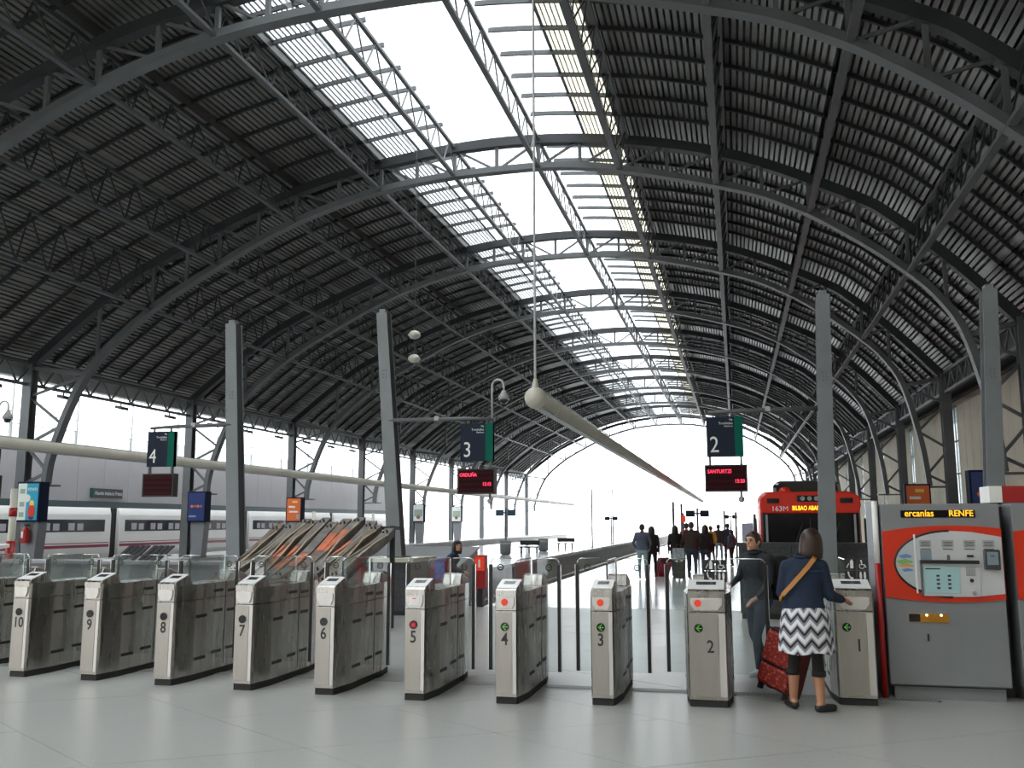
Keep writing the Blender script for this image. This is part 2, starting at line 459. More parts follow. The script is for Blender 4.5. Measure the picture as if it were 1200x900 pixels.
# ------------------------------------------------------------------ longitudinal lattice girders
def girder(x, label, m='steel_mid', dx=0.0, bw=0.16):
    zt, zb = zat(TOPC, x) - 0.05, zat(BOTC, x) - 0.02
    bmat = 'steel_boom' if x in GIRD_L else m
    lm = 'steel_dark' if x not in GIRD_S else m
    g = thing('roof_girder', label, 'girder', (0, 0, 0), group='longitudinal roof girders')
    MB().bar((x, Y_BACK, zb), (x, Y_END, zb), bw, 0.1).build('bottom_boom', bmat, g)
    MB().bar((x + dx, Y_BACK, zt), (x + dx, Y_END, zt), 0.12, 0.1).build('top_boom', bmat, g)
    one = MB().bar((x, 0, zb), (x + dx, step / 2, zt), 0.042, 0.042).mesh('lattice_bar'); one.materials.append(MATS[lm])
    two = MB().bar((x + dx, step / 2, zt), (x, step, zb), 0.042, 0.042).mesh('lattice_bar'); two.materials.append(MATS[lm])
    far = MB()
    for bi, y in enumerate([Y_BACK] + ARCH_Y[:-1]):
        for k in range(8):
            if 2 <= bi <= 3:
                put('lattice_bar', one, None, g, (0, y + k * step, 0)); put('lattice_bar', two, None, g, (0, y + k * step, 0))
            else:
                y0 = y + k * step
                far.bar((x, y0, zb), (x + dx, y0 + step / 2, zt), 0.042, 0.042).bar((x + dx, y0 + step / 2, zt), (x, y0 + step, zb), 0.042, 0.042)
    tag(far.build('lattice', lm, g), kind='stuff')
    return g
WL = ['lowest on the left slope', 'second up on the left slope', 'third up on the left slope', 'along the left edge of the skylight']
for x, w in zip(GIRD_L, WL): girder(x, 'grey lattice roof girder running lengthwise, ' + w, dx=-0.25)
WR = ['along the right edge of the skylight', 'uppermost on the right slope', 'second down on the right slope', 'lowest on the right slope']
for x, w in zip(GIRD_R, WR): girder(x, 'grey lattice roof girder running lengthwise, ' + w, dx=0.3, bw=0.2)
for x, w in zip(GIRD_S, ['left of the two under the skylight glass', 'right of the two under the skylight glass']): girder(x, 'grey lattice roof girder running lengthwise, ' + w, 'steel_mid', dx=0.0)

# eaves trusses, one per bay and side
def eaves(x, side):
    e = thing('eaves_truss', 'x', 'truss', (x, 0, 0), group='eaves trusses along the ' + side + ' side')
    MB().bar((0, 0, 8.25), (0, BAY - 0.02, 8.25), 0.14, 0.12).build('top_boom', 'steel_mid', e)
    MB().bar((0, 0, 7.4), (0, BAY - 0.02, 7.4), 0.14, 0.12).build('bottom_boom', 'steel_mid', e)
    a = MB().bar((0, 0.06, 8.2), (0, BAY / 16 - 0.03, 7.45), 0.07, 0.07).mesh('lattice_bar'); a.materials.append(MATS['steel_mid'])
    b = MB().bar((0, BAY / 16 + 0.03, 7.45), (0, BAY / 8 - 0.08, 8.2), 0.07, 0.07).mesh('lattice_bar'); b.materials.append(MATS['steel_mid'])
    for k in range(8):
        put('lattice_bar', a, None, e, (0, k * BAY / 8, 0)); put('lattice_bar', b, None, e, (0, k * BAY / 8, 0))
    return e
NUM = ['zeroth', 'first', 'second', 'third', 'fourth', 'fifth', 'sixth', 'seventh', 'eighth', 'ninth', 'tenth', 'eleventh', 'twelfth']
for x, side in ((LCOL, 'left'), (RCOL, 'right')):
    e0 = eaves(x, side)
    for k, y in enumerate(ARCH_Y[1:-1]):
        lab = 'zigzag eaves truss on the %s side of the shed, %s bay from the front' % (side, NUM[k + 1])
        if k == 0: e0.location = (x, y, 0); e0['label'] = lab
        else: copy_tree(e0, (x, y, 0), label=lab)
tag(MB().lohi((-29.0, Y_BACK, 7.75), (-28.55, Y_END, 8.3)).build('gutter', 'steel_light'), 'pale metal gutter behind the left eaves trusses', 'gutter')
tag(MB().lohi((9.5, Y_BACK, 7.6), (10.7, Y_END, 8.4)).build('gutter', 'steel_dark'), 'dark boxed gutter between the right eaves and the cream wall', 'gutter')

# ------------------------------------------------------------------ floors, platforms and tracks
floor = tag(MB().lohi((-40, -9, -0.3), (10.8, 19.5, -0.012)).build('floor', 'joint'), kind='structure')
def clip(poly, axis, lim, keep_less):
    out = []
    for i in range(len(poly)):
        a, b = poly[i], poly[(i + 1) % len(poly)]
        ia = (a[axis] <= lim) == keep_less; ib = (b[axis] <= lim) == keep_less
        if ia: out.append(a)
        if ia != ib:
            t = (lim - a[axis]) / (b[axis] - a[axis]); out.append((a[0] + (b[0] - a[0]) * t, a[1] + (b[1] - a[1]) * t))
    return out
A1 = math.radians(33)
U = Vector((math.cos(A1), math.sin(A1))); V = Vector((-math.cos(A1), math.sin(A1)))
SL = 1.44 / math.sin(2 * A1)
O = Vector((-4.16, 6.54)) - U * 0.62
nslab = 0
for i in range(-14, 16):
    for j in range(-14, 16):
        c = O + U * (i * SL) + V * (j * SL)
        if not (-15 < c.x < 13 and 0 < c.y < 20): continue
        g = 0.003
        poly = [c + U * g + V * g, c + U * (SL - g) + V * g, c + U * (SL - g) + V * (SL - g), c + U * g + V * (SL - g)]
        poly = [(p.x, p.y) for p in poly]
        for ax, lim, kl in ((0, -13.4, False), (0, 10.6, True), (1, 2.0, False), (1, 19.45, True)):
            if poly: poly = clip(poly, ax, lim, kl)
        if len(poly) < 3: continue
        dz = random.uniform(-0.0006, 0.0006)
        MB().prism(poly, -0.03, dz).build('slab', 'terrazzo', floor); nslab += 1
MB().lohi((-40, -9, -0.012), (-13.42, 19.45, 0)).build('slab', 'terrazzo', floor)
MB().lohi((-13.42, -9, -0.012), (10.8, 1.98, 0)).build('slab', 'terrazzo', floor)

def platform(name, x0, x1, y0, y1):
    p = tag(MB().lohi((x0, y0, -1.1), (x1, y1, -0.16)).build(name, 'concrete'), kind='structure')
    MB().lohi((x0 - 0.06, y0, -0.16), (x1 + 0.06, y1, 0)).build('paving', 'platform_stone', p)
    return p
platform('platform_middle', -5.2, 0.45, 19.5, 150)
platform('platform_left', -19, -9.5, 19.5, 150)
platform('platform_far_left', -31.6, -26.6, 19.5, 150)
platform('platform_right', 3.9, 10.7, 19.5, 150)
tag(MB().lohi((-220, 19.5, -1.6), (220, 152, -1.1)).build('ground', 'ballast'), kind='structure')
tag(MB().lohi((-220, -60, -1.6), (-40, 19.5, -0.02)).build('ground', 'concrete'), kind='structure')
tag(MB().lohi((-220, 152, -1.6), (220, 600, -1.05)).build('ground', mat('pale_ground', (0.55, 0.55, 0.54), 0.8)), kind='structure')  # pale colour stands in for the blown-out light outside
# ------------------------------------------------------------------ right wall: cream panels and narrow window strips
wall_r = thing('wall_right', None, None, kind='structure')
ys = [-9.0] + [y for k in range(1, 12) for y in (8.7 + BAY * (k - 1) + BAY / 2 - 0.62, 8.7 + BAY * (k - 1) + BAY / 2 + 0.62)] + [150.0]
for a, b in zip(ys[::2], ys[1::2]): MB().lohi((10.85, a, -0.3), (11.1, b, 8.6)).build('masonry', 'joint', wall_r)
for a, b in zip(ys[1:-1:2], ys[2::2]): MB().lohi((10.85, a, -0.3), (11.1, b, 0.9)).build('masonry', 'joint', wall_r); MB().lohi((10.85, a, 7.4), (11.1, b, 8.6)).build('masonry', 'joint', wall_r)
panel_me = {}
win_n = 0
y = -2.9
for y in [8.7 + BAY * k - BAY for k in range(0, 12)]:
    for k in range(9):
        y0 = y + k * BAY / 9
        if k == 4: continue
        MB().lohi((10.78, y0 + 0.015, 0.0), (10.86, y0 + BAY / 9 - 0.015, 8.5)).build('panel', 'cream_wall', wall_r)
    if y < 0: continue
    win_n += 1
    yc = y + BAY / 2
    w = thing('window_%d' % win_n, None, None, (10.72, yc, 0), kind='structure')
    for s in (-1, 1): MB().lohi((0.06, s * 0.655, 0), (0.14, s * 0.6, 8.5)).build('surround', 'cream_wall', w)
    MB().lohi((0.06, -0.6, 0), (0.14, 0.6, 0.86)).build('surround', 'cream_wall', w); MB().lohi((0.06, -0.6, 7.44), (0.14, 0.6, 8.5)).build('surround', 'cream_wall', w)
    for s in (-1, 1):
        MB().lohi((0.08, s * 0.3 - 0.25, 0.9), (0.1, s * 0.3 + 0.25, 7.4)).build('pane', 'screen_glass', w)
    for z in (0.9, 2.5, 4.1, 5.7, 7.4): MB().lohi((0.06, -0.6, z - 0.04), (0.12, 0.6, z + 0.04)).build('transom', 'steel_mid', w)
    for yy in (-0.58, 0, 0.58): MB().lohi((0.06, yy - 0.04, 0.9), (0.12, yy + 0.04, 7.4)).build('mullion', 'steel_mid', w)
# ================================================================== ticket gates
mat('gate_red', (0.7, 0.045, 0.02), 0.4, emit=(0.9, 0.06, 0.02, 0.06))
mat('led_green', (0.1, 0.6, 0.05), 0.4, emit=(0.2, 0.8, 0.08, 0.12))
mat('led_red', (0.7, 0.03, 0.05), 0.4, emit=(0.9, 0.05, 0.1, 0.08))
mat('display_off', (0.05, 0.05, 0.055), 0.25)
mat('chrome_dull', (0.66, 0.64, 0.62), 0.4, 0.7, noise=(9, 0.08), aniso=(1, 1, 0.12))
mat('cap_white', (0.8, 0.81, 0.82), 0.22)
def rrect(x0, x1, z0, z1, r, tl=True, tr=True, n=5):
    """outline in (x, z), rounded top corners"""
    P = [(x0, z0), (x1, z0)]
    if tr: P += [(x1 - r + r * math.cos(PI / 2 * k / n), z1 - r + r * math.sin(PI / 2 * k / n)) for k in range(n + 1)]
    else: P.append((x1, z1))
    if tl: P += [(x0 + r - r * math.sin(PI / 2 * k / n), z1 - r + r * math.cos(PI / 2 * k / n)) for k in range(n + 1)]
    else: P.append((x0, z1))
    return P
XZ = Matrix.Rotation(PI / 2, 4, 'X')                     # local (x,y) -> (x, z); extrude along -y
YZ = Matrix(((0, 0, 1, 0), (1, 0, 0, 0), (0, 1, 0, 0), (0, 0, 0, 1)))   # local (x,y,z) -> (y, z, x)
def MT(x, y, z): return Matrix.Translation(Vector((x, y, z)))
GL = 1.6
def make_gate(num, x, y, w, state, reader, label, left=0.22, right=0.22, picto=False):
    g = thing('ticket_gate', label, 'ticket gate', (x, y, 0), 0, 'row of ticket gates')
    h = w / 2; bm = h + 0.055                               # half width at the nose, at the flanks
    foot = [(-h, 0.0), (h, 0.0), (h + 0.012, 0.03), (bm, 0.34), (bm, 1.26), (h + 0.012, GL - 0.03), (h, GL), (-h, GL), (-h - 0.012, GL - 0.03), (-bm, 1.26), (-bm, 0.34), (-h - 0.012, 0.03)]
    MB().prism([(a * 0.97, 0.02 + b * 0.975) for a, b in foot], 0.0, 0.075).build('plinth', 'rubber', g)
    MB().prism(foot, 0.07, 0.885).build('body', 'stainless', g)
    head = MB().prism(foot, 0.893, 1.06)
    head.build('head', 'stainless', g)
    # sloping reader caps at both ends
    for s in (0, 1):
        prof = [(0.0, 1.05), (0.36, 1.05), (0.30, 1.165), (0.26, 1.17), (0.02, 1.10), (0.0, 1.085)]
        if s: prof = [(GL - a, b) for a, b in prof][::-1]
        cap = MB().prism(prof, -h - 0.004, h + 0.004, YZ).build('reader_cap', 'stainless', g, bevel=0.006)
        sl = math.atan2(0.07, 0.24)
        yy = 0.17 if not s else GL - 0.17
        MB().box((0, 0.148 if not s else GL - 0.148, 1.140), (w * 1.0, 0.25, 0.008), rx=sl if not s else -sl).build('top_plate', 'cap_white', cap)
        MB().box((0, yy, 1.1495), (w * 0.55, 0.08, 0.008), rx=sl if not s else -sl).build('display', 'display_off', cap)
    # front face
    fp = MB().lohi((-h * 0.94, -0.006, 0.1), (h * 0.6, 0.01, 0.875)).build('front_panel', 'stainless_front', g)
    MB().lohi((h * 0.64, -0.004, 0.1), (h * 1.0, 0.012, 0.875)).build('corner_post', 'chrome_dull', g)
    MB().lohi((-h * 0.99, -0.010, 1.03), (h * 0.99, 0.02, 1.085)).build('front_lip', 'stainless', g)
    tz = [(-h * 0.86, 1.022), (-h * 0.86, 0.96), (-h * 0.62, 0.905), (h * 0.62, 0.905), (h * 0.86, 0.96), (h * 0.86, 1.022)]
    rd = MB().prism(tz, 0, 0.02, MT(0, 0.004, 0) @ XZ).build('reader', 'chrome_dull', g, bevel=0.004)
    ox = -h * 0.45 if w > 0.3 else -0.01
    if reader == 'red': MB().disc((ox, -0.0185, 0.972), 0.034, 0.006).build('reader_disc', 'gate_red', rd)
    if reader == 'screen':
        MB().box((0, -0.0185, 0.965), (0.11, 0.006, 0.07)).build('reader_screen', 'white_plastic', rd)
        MB().box((0, -0.0225, 0.995), (0.045, 0.004, 0.008)).build('reader_light', 'led_red', rd)
    ind = MB().disc((ox, -0.010, 0.735), 0.042, 0.012).build('indicator', 'black_gloss', g)
    if state == 'go':
        a = MB()
        for i in range(3):
            a.box((ox - 0.018 + 0.012 * i, -0.017, 0.735 + 0.012 * i), (0.008, 0.003, 0.008)); a.box((ox - 0.018 + 0.012 * i, -0.017, 0.735 - 0.012 * i), (0.008, 0.003, 0.008))
        for i in range(3): a.box((ox - 0.004 + 0.014 * i, -0.017, 0.735), (0.007, 0.003, 0.007))
        a.build('arrow', 'led_green', ind)
    if state == 'stop':
        a = MB().disc((ox, -0.0165, 0.735), 0.033, 0.002)
        a.build('stop_light', mat('led_dark_red', (0.2, 0.008, 0.018), 0.4, emit=(0.5, 0.02, 0.05, 0.015)), ind)
        MB().box((ox, -0.019, 0.735), (0.04, 0.003, 0.007), ry=PI / 4).box((ox, -0.019, 0.735), (0.04, 0.003, 0.007), ry=-PI / 4).build('cross', 'led_red', ind)
    if num: lettering('gate_number', num, 0.165, 'ink', g, (0.03 if w > 0.3 else -0.012, -0.0075, 0.612 if w < 0.3 else 0.56), sx=0.85, bold=0.0025)
    # flanks: seams, black slots
    for s in (-1, 1):
        xs = s * (bm + 0.001)
        MB().box((xs, 0.98, 0.58), (0.004, 0.012, 0.95)).build('seam', 'black', g)
        for yc, ln, zs in ((0.47, 0.22, (0.70, 0.235)), (0.82, 0.2, (0.965, 0.735, 0.265)), (1.12, 0.2, (0.95, 0.72, 0.28))):
            for z in zs: MB().box((xs, yc, z), (0.006, ln, 0.034)).build('slot', 'black', g)
    # upright guard glass along the top, on two posts
    gg = MB().prism(rrect(0.42, 1.22, 1.06, 1.36, 0.05), -0.005, 0.005, YZ).build('guard_glass', 'gate_glass', g)
    for yy, m in ((0.43, 'steel_mid'), (1.21, 'chrome')): MB().box((0, yy, 1.2), (0.016, 0.02, 0.28)).build('post', m, gg)
    MB().tube([(0, 0.47, 1.36), (0, 1.17, 1.36)], 0.006, 6).build('rim', 'chrome', gg)
    # retracting glass leaves
    for s, reach in ((-1, left), (1, right)):
        if not reach: continue
        x0, x1 = s * (bm - 0.02), s * (bm + reach)
        xa, xb = min(x0, x1), max(x0, x1)
        lf = MB().prism(rrect(xa, xb, 0.19, 1.365, 0.05, tl=(s < 0), tr=(s > 0)), -0.006, 0.006, MT(0, 0.85, 0) @ XZ).build('glass_leaf', 'gate_glass', g)
        MB().box((x1, 0.85, 0.745), (0.036, 0.03, 1.11)).build('edge_seal', 'black', lf)
        MB().box((x1 + s * 0.021, 0.85, 0.745), (0.008, 0.026, 1.11)).build('edge_trim', 'chrome', lf)
        op = [(x0, 1.365)] + [(x1 - s * 0.05 + s * 0.05 * math.sin(PI / 2 * k / 5), 1.315 + 0.05 * math.cos(PI / 2 * k / 5)) for k in range(6)]
        MB().tube([(a_, 0.85, b_) for a_, b_ in op], 0.006, 6).build('rim', 'chrome', lf, True)
        ex = s * (bm + reach * 0.5)
        rg = MB()
        n = 20
        for k in range(n):
            t0, t1 = 2 * PI * k / n, 2 * PI * (k + 1) / n
            rg.add([(ex + r * math.cos(t), 0.842, 1.27 + r * math.sin(t)) for r, t in ((0.024, t0), (0.036, t0), (0.036, t1), (0.024, t1))], [(0, 1, 2, 3)])
        rg.box((ex, 0.842, 1.27), (0.034, 0.002, 0.009))
        rg.build('roundel', 'ink', lf)
    if picto:
        pg = MB().box((h * 0.1, 0.39, 1.26), (w * 0.86, 0.01, 0.21)).build('pictogram_glass', 'gate_glass', g)
        for i in range(2):
            for j in range(2):
                cx, cz = h * 0.1 - 0.06 + 0.12 * i + w * 0.2, 1.205 + 0.115 * j
                sq = MB().box((cx, 0.382, cz), (0.105, 0.004, 0.105)).build('pictogram', 'ink', pg)
                a = MB(); yy = 0.378
                def q(px, pz, sx, sz, ry=0): a.box((cx + px, yy, cz + pz), (sx, 0.003, sz), ry=ry)
                if (i, j) == (1, 1):
                    a.disc((cx - 0.01, yy, cz + 0.036), 0.009, 0.003, 10); q(-0.006, 0.012, 0.01, 0.034); q(0.012, -0.002, 0.03, 0.008); q(0.028, -0.016, 0.008, 0.03, -0.5)
                    for k in range(9):
                        t = PI * 0.75 + k * PI * 1.2 / 8; q(-0.004 + 0.024 * math.cos(t), -0.016 + 0.024 * math.sin(t), 0.008, 0.008)
                elif (i, j) == (0, 1):
                    q(0.018, -0.002, 0.03, 0.075); q(0.018, 0.042, 0.014, 0.012); q(-0.02, -0.01, 0.007, 0.05, 0.5)
                elif (i, j) == (0, 0):
                    a.disc((cx - 0.018, yy, cz + 0.034), 0.009, 0.003, 10); q(-0.012, 0.006, 0.013, 0.04, -0.3); q(0.012, -0.022, 0.03, 0.02, 0.4); a.disc((cx + 0.008, yy, cz - 0.04), 0.007, 0.003, 8); a.disc((cx + 0.028, yy, cz - 0.04), 0.007, 0.003, 8)
                else:
                    for px in (-0.02, 0.02):
                        a.disc((cx + px, yy, cz + 0.034), 0.009, 0.003, 10); q(px, 0.004, 0.022, 0.042); q(px, -0.03, 0.014, 0.03)
                a.build('pictogram_figure', 'white_plastic', sq)
    return g
GW = 0.205
gates = [
    ('', -9.2, 9.5, GW, 'off', '', 'stainless steel ticket gate cut off by the left edge, beside gate 10'),
    ('10', -8.14, 9.47, GW, 'off', '', 'stainless steel ticket gate number ten (10) with an unlit indicator'),
    ('9', -7.16, 9.43, GW, 'off', '', 'stainless steel ticket gate number nine (9) with an unlit indicator'),
    ('8', -6.15, 9.33, GW, 'off', '', 'stainless steel ticket gate number eight (8) with an unlit indicator'),
    ('7', -5.15, 9.25, GW, 'off', '', 'stainless steel ticket gate number seven (7) with an unlit indicator'),
    ('6', -4.19, 9.2, GW, 'off', '', 'stainless steel ticket gate number six (6) with an unlit indicator'),
    ('5', -3.18, 9.12, GW, 'stop', 'screen', 'stainless steel ticket gate number five (5) with a red cross light'),
    ('4', -2.24, 9.14, GW, 'go', 'red', 'stainless steel ticket gate number four (4) with a green arrow light'),
    ('3', -1.31, 9.28, GW, 'go', 'red', 'stainless steel ticket gate number three (3) with a green arrow light'),
]
for a in gates: make_gate(*a[:6], a[6])
make_gate('2', -0.31, 9.41, 0.35, 'go', 'red', 'wide stainless steel ticket gate number two (2) with pictograms on its glass', 0.2, 0.36, True)
make_gate('1', 1.09, 9.82, 0.34, 'go', '', 'wide stainless steel ticket gate number one (1), beside the orange ticket machine', 0.3, 0, True)

# drain grating in the floor between the gates
dr = thing('floor_drain', 'slotted metal drain channel set in the floor between the gates', 'drain', (0, 10.22, 0))
MB().lohi((-13.0, -0.07, 0.001), (1.9, 0.07, 0.003)).build('channel', 'black', dr)
MB().lohi((-13.0, -0.085, 0.001), (1.9, -0.07, 0.006)).lohi((-13.0, 0.07, 0.001), (1.9, 0.085, 0.006)).build('frame', 'steel_light', dr)
dm = MB().box((0, 0, 0.005), (0.018, 0.14, 0.004), rz=-0.5).mesh('bar'); dm.materials.append(MATS['steel_light'])
sb = MB()
for k in range(int(14.9 / 0.04)):
    x = -12.98 + 0.04 * k
    if x > -4.2: put('bar', dm, None, dr, (x, 0, 0))
    else: sb.box((x, 0, 0.005), (0.018, 0.14, 0.004), rz=-0.5)
tag(sb.build('bars', 'steel_light', dr), kind='stuff')

# ================================================================== ticket machines
mat('machine_grey', (0.21, 0.222, 0.235), 0.42, noise=(2.0, 0.06))
mat('machine_orange', (0.62, 0.03, 0.006), 0.32)
mat('machine_silver', (0.62, 0.63, 0.66), 0.35, 0.35, noise=(3, 0.05))
mat('amber', (0.9, 0.4, 0.02), 0.4, emit=(1.0, 0.42, 0.02, 0.3))
mat('screen_blue', (0.25, 0.4, 0.42), 0.2, emit=(0.32, 0.47, 0.45, 0.04))
mat('tray_amber', (0.2, 0.09, 0.015), 0.25, 0.6, noise=(6, 0.4), emit=(0.5, 0.22, 0.02, 0.06))
mat('lamp_warm', (1, 0.85, 0.5), 0.3, emit=(1, 0.8, 0.45, 1.2))
mat('poster_map', (0.45, 0.5, 0.52), 0.3)
mat('map_blue', (0.12, 0.25, 0.5), 0.3); mat('map_green', (0.2, 0.4, 0.15), 0.3); mat('map_orange', (0.65, 0.3, 0.08), 0.3)
mat('red_paint', (0.36, 0.012, 0.012), 0.35)
def ellipse_arc(cx, cz, rx, rz, a0, a1, n):
    return [(cx + rx * math.cos(a0 + (a1 - a0) * k / n), cz + rz * math.sin(a0 + (a1 - a0) * k / n)) for k in range(n + 1)]
def ticket_machine(x, y, label, full=True):
    t = thing('ticket_machine', label, 'ticket machine', (x, y, 0))
    Wm = 1.28
    MB().lohi((0.05, 0.05, 0), (Wm - 0.06, 0.7, 0.14)).build('plinth', 'machine_grey', t)
    MB().lohi((0, 0, 0.14), (Wm, 0.75, 1.98)).build('body', 'machine_grey', t, bevel=0.012)
    # orange panel with swept edges
    top = [(Wm - 0.003 - (Wm - 0.006) * k / 14, 1.70 + 0.07 * math.sin(PI * (0.12 + 0.62 * k / 14)) - 0.03 * (k / 14) ** 2 * 2) for k in range(15)]
    bot = [(0.003 + (Wm - 0.006) * k / 14, 1.04 - 0.075 * math.sin(PI * (0.08 + 0.62 * k / 14)) + 0.035 * (k / 14) ** 2) for k in range(15)]
    MB().prism(bot + top, 0, 0.02, MT(0, 0.0, 0) @ XZ).build('orange_panel', 'machine_orange', t)
    # silver fascia: half ellipse towards the left, cut square at right
    el = ellipse_arc(0.72, 1.365, 0.6, 0.335, PI * 0.5, PI * 1.5, 28)
    sil = [(0.95, 1.365 - 0.33), (Wm - 0.01, 1.365 - 0.295), (Wm - 0.01, 1.365 + 0.275), (0.95, 1.365 + 0.325)]
    fas = MB().prism([(a, b) for a, b in el] + sil, 0, 0.012, MT(0, -0.019, 0) @ XZ).build('fascia', 'machine_silver', t)
    rim = MB().tube([(a, -0.028, b) for a, b in el], 0.012, 6).build('fascia_rim', 'black', t)
    if not full: return t
    # map poster in the left end of the ellipse
    cut = [p for p in ellipse_arc(0.72, 1.365, 0.585, 0.32, PI * 0.5, PI * 1.5, 60) if p[0] < 0.33]
    mp = MB().prism(cut, 0, 0.004, MT(0, -0.031, 0) @ XZ).build('map_poster', 'poster_map', t)
    def blob(nm, cx, cz, rx, rz, m):
        P = [(cx + rx * math.cos(2 * PI * k / 14) * (1 + 0.2 * math.sin(3 * k)), cz + rz * math.sin(2 * PI * k / 14) * (1 + 0.25 * math.cos(2 * k))) for k in range(14)]
        MB().prism(P, 0, 0.002, MT(0, -0.035, 0) @ XZ).build(nm, m, mp)
    blob('map_sea', 0.235, 1.44, 0.07, 0.02, 'map_blue'); blob('map_land', 0.225, 1.385, 0.085, 0.024, 'map_green'); blob('map_land', 0.24, 1.345, 0.08, 0.016, 'map_orange'); blob('map_sea', 0.25, 1.30, 0.06, 0.016, 'map_blue')
    MB().box((0.345, -0.034, 1.365), (0.018, 0.012, 0.60)).build('divider', 'white_plastic', t)
    # note and coin slots along the top
    for cx in (0.46, 0.70, 0.93, 1.13):
        pl = MB().box((cx, -0.034, 1.57), (0.125, 0.008, 0.072)).build('notice_plate', mat('plate_grey', (0.36, 0.37, 0.37), 0.4), t)
        for k in range(3): MB().box((cx, -0.039, 1.585 - 0.018 * k), (0.09, 0.002, 0.006)).build('print_line', 'display_off', pl)
        MB().box((cx, -0.034, 1.515), (0.11, 0.006, 0.008)).build('notice_strip', 'display_off', t)
    MB().box((0.46, -0.034, 1.455), (0.12, 0.008, 0.1)).build('notice_plate', mat('plate_blue', (0.2, 0.27, 0.3), 0.4), t)
    MB().box((0.70, -0.036, 1.43), (0.03, 0.01, 0.05)).build('coin_slot', 'steel_mid', t)
    MB().box((0.93, -0.036, 1.445), (0.07, 0.012, 0.022)).build('card_slot', 'black', t)
    cr = MB().box((1.15, -0.055, 1.41), (0.165, 0.06, 0.2)).build('card_reader', 'display_off', t, bevel=0.008)
    MB().box((1.15, -0.087, 1.425), (0.115, 0.006, 0.13)).build('reader_face', mat('plate_blue', (0.2, 0.27, 0.3)), cr)
    lettering('reader_print', 'bbk', 0.03, 'ink', cr, (1.15, -0.0915, 1.45))
    # touch screen in a dark hooded recess
    rc = MB().box((0.70, -0.038, 1.215), (0.62, 0.016, 0.35)).build('screen_surround', 'machine_silver', t)
    MB().box((0.70, -0.06, 1.385), (0.62, 0.06, 0.035)).build('screen_hood', 'black', rc)
    MB().box((0.40, -0.05, 1.21), (0.02, 0.03, 0.35)).build('screen_side', 'steel_mid', rc)
    sc = MB().box((0.61, -0.049, 1.205), (0.38, 0.008, 0.27)).build('touch_screen', 'screen_blue', rc)
    for i in range(2):
        for k in range(4): MB().box((0.57 + 0.12 * i, -0.0545, 1.245 - 0.041 * k), (0.034, 0.003, 0.02)).build('screen_button', 'ink', sc)
    MB().box((0.52, -0.0545, 1.315), (0.16, 0.003, 0.012)).build('screen_title', 'ink', sc)
    kp = MB().box((0.92, -0.049, 1.29), (0.1, 0.008, 0.09)).build('keypad', mat('plate_grey', (0.36, 0.37, 0.37)), rc)
    for i in range(3):
        for k in range(3): MB().box((0.89 + 0.03 * i, -0.055, 1.315 - 0.026 * k), (0.022, 0.006, 0.018)).build('key', 'steel_light', kp)
    MB().disc((0.925, -0.05, 1.20), 0.02, 0.012).build('button', 'black', rc)
    MB().disc((0.94, -0.055, 1.075), 0.022, 0.03).build('lock', 'chrome', rc)
    # amber scrolling display
    dp = MB().box((0.62, -0.004, 1.875), (0.80, 0.012, 0.075)).build('dot_display', 'black_gloss', t)
    lettering('display_text', 'ercanías', 0.098, 'amber', dp, (0.42, -0.0115, 1.879), sx=1.0, bold=0.0012)
    lettering('display_text', 'RENFE', 0.088, 'amber', dp, (0.87, -0.0115, 1.877), sx=1.05, bold=0.0012)
    # ticket tray with two small lamps, key plate
    tr = MB().box((0.45, -0.006, 0.815), (0.42, 0.014, 0.085)).build('ticket_tray', 'tray_amber', t)
    MB().box((0.30, -0.0145, 0.815), (0.12, 0.004, 0.075)).build('tray_flap', 'black_gloss', tr)
    for cx in (0.43, 0.585): MB().disc((cx, -0.016, 0.845), 0.011, 0.012).build('tray_lamp', 'lamp_warm', tr)
    MB().box((0.435, -0.005, 0.62), (0.016, 0.012, 0.07)).build('key_slot', 'black', t)
    MB().box((0.62, -0.003, 0.135), (1.2, 0.006, 0.012)).build('lower_seam', 'black', t)
    return t
tm1 = ticket_machine(1.45, 10.28, 'grey ticket vending machine with orange swoosh panel and amber scrolling display')
tm2 = ticket_machine(2.68, 10.3, 'grey and orange ticket machine cut off by the right edge', False)
tm1.scale = (0.875, 1, 0.975); tm2.scale = (0.875, 1, 0.975)
tag(MB().lohi((1.39, 10.36, 0), (1.44, 10.95, 1.97)).build('partition', 'pole_grey', bevel=0.01), 'grey metal partition between gate 1 and the ticket machine', 'partition')
st = thing('barrier_post', 'white post with a red lower half, left of the ticket machine', 'post', (1.395, 10.29, 0))
MB().tube([(0, 0, 0), (0, 0, 1.33)], 0.03, 12).build('lower_sleeve', 'red_paint', st, True)
MB().tube([(0, 0, 1.33), (0, 0, 1.96)], 0.028, 12).build('upper_sleeve', 'white_paint', st, True)
tag(MB().lohi((2.58, 10.6, 0.0), (2.67, 11.0, 1.9)).build('panel', 'black'), 'black sheet standing in for shade in the gap between the two ticket machines', 'panel')  # black sheet put in for the shade between the machines
rb = thing('machine_hood', 'red box with white end standing on the right hand machine', 'box', (2.575, 10.62, 1.945))
MB().lohi((0.12, 0, 0), (1.6, 0.4, 0.17)).build('hood', 'red_paint', rb)
MB().lohi((0.0, 0.0, 0), (0.12, 0.4, 0.17)).build('end_cap', 'white_paint', rb)
MB().lohi((0.1, 0.0, -0.01), (1.5, 0.4, 0)).build('hood_base', 'steel_mid', rb)

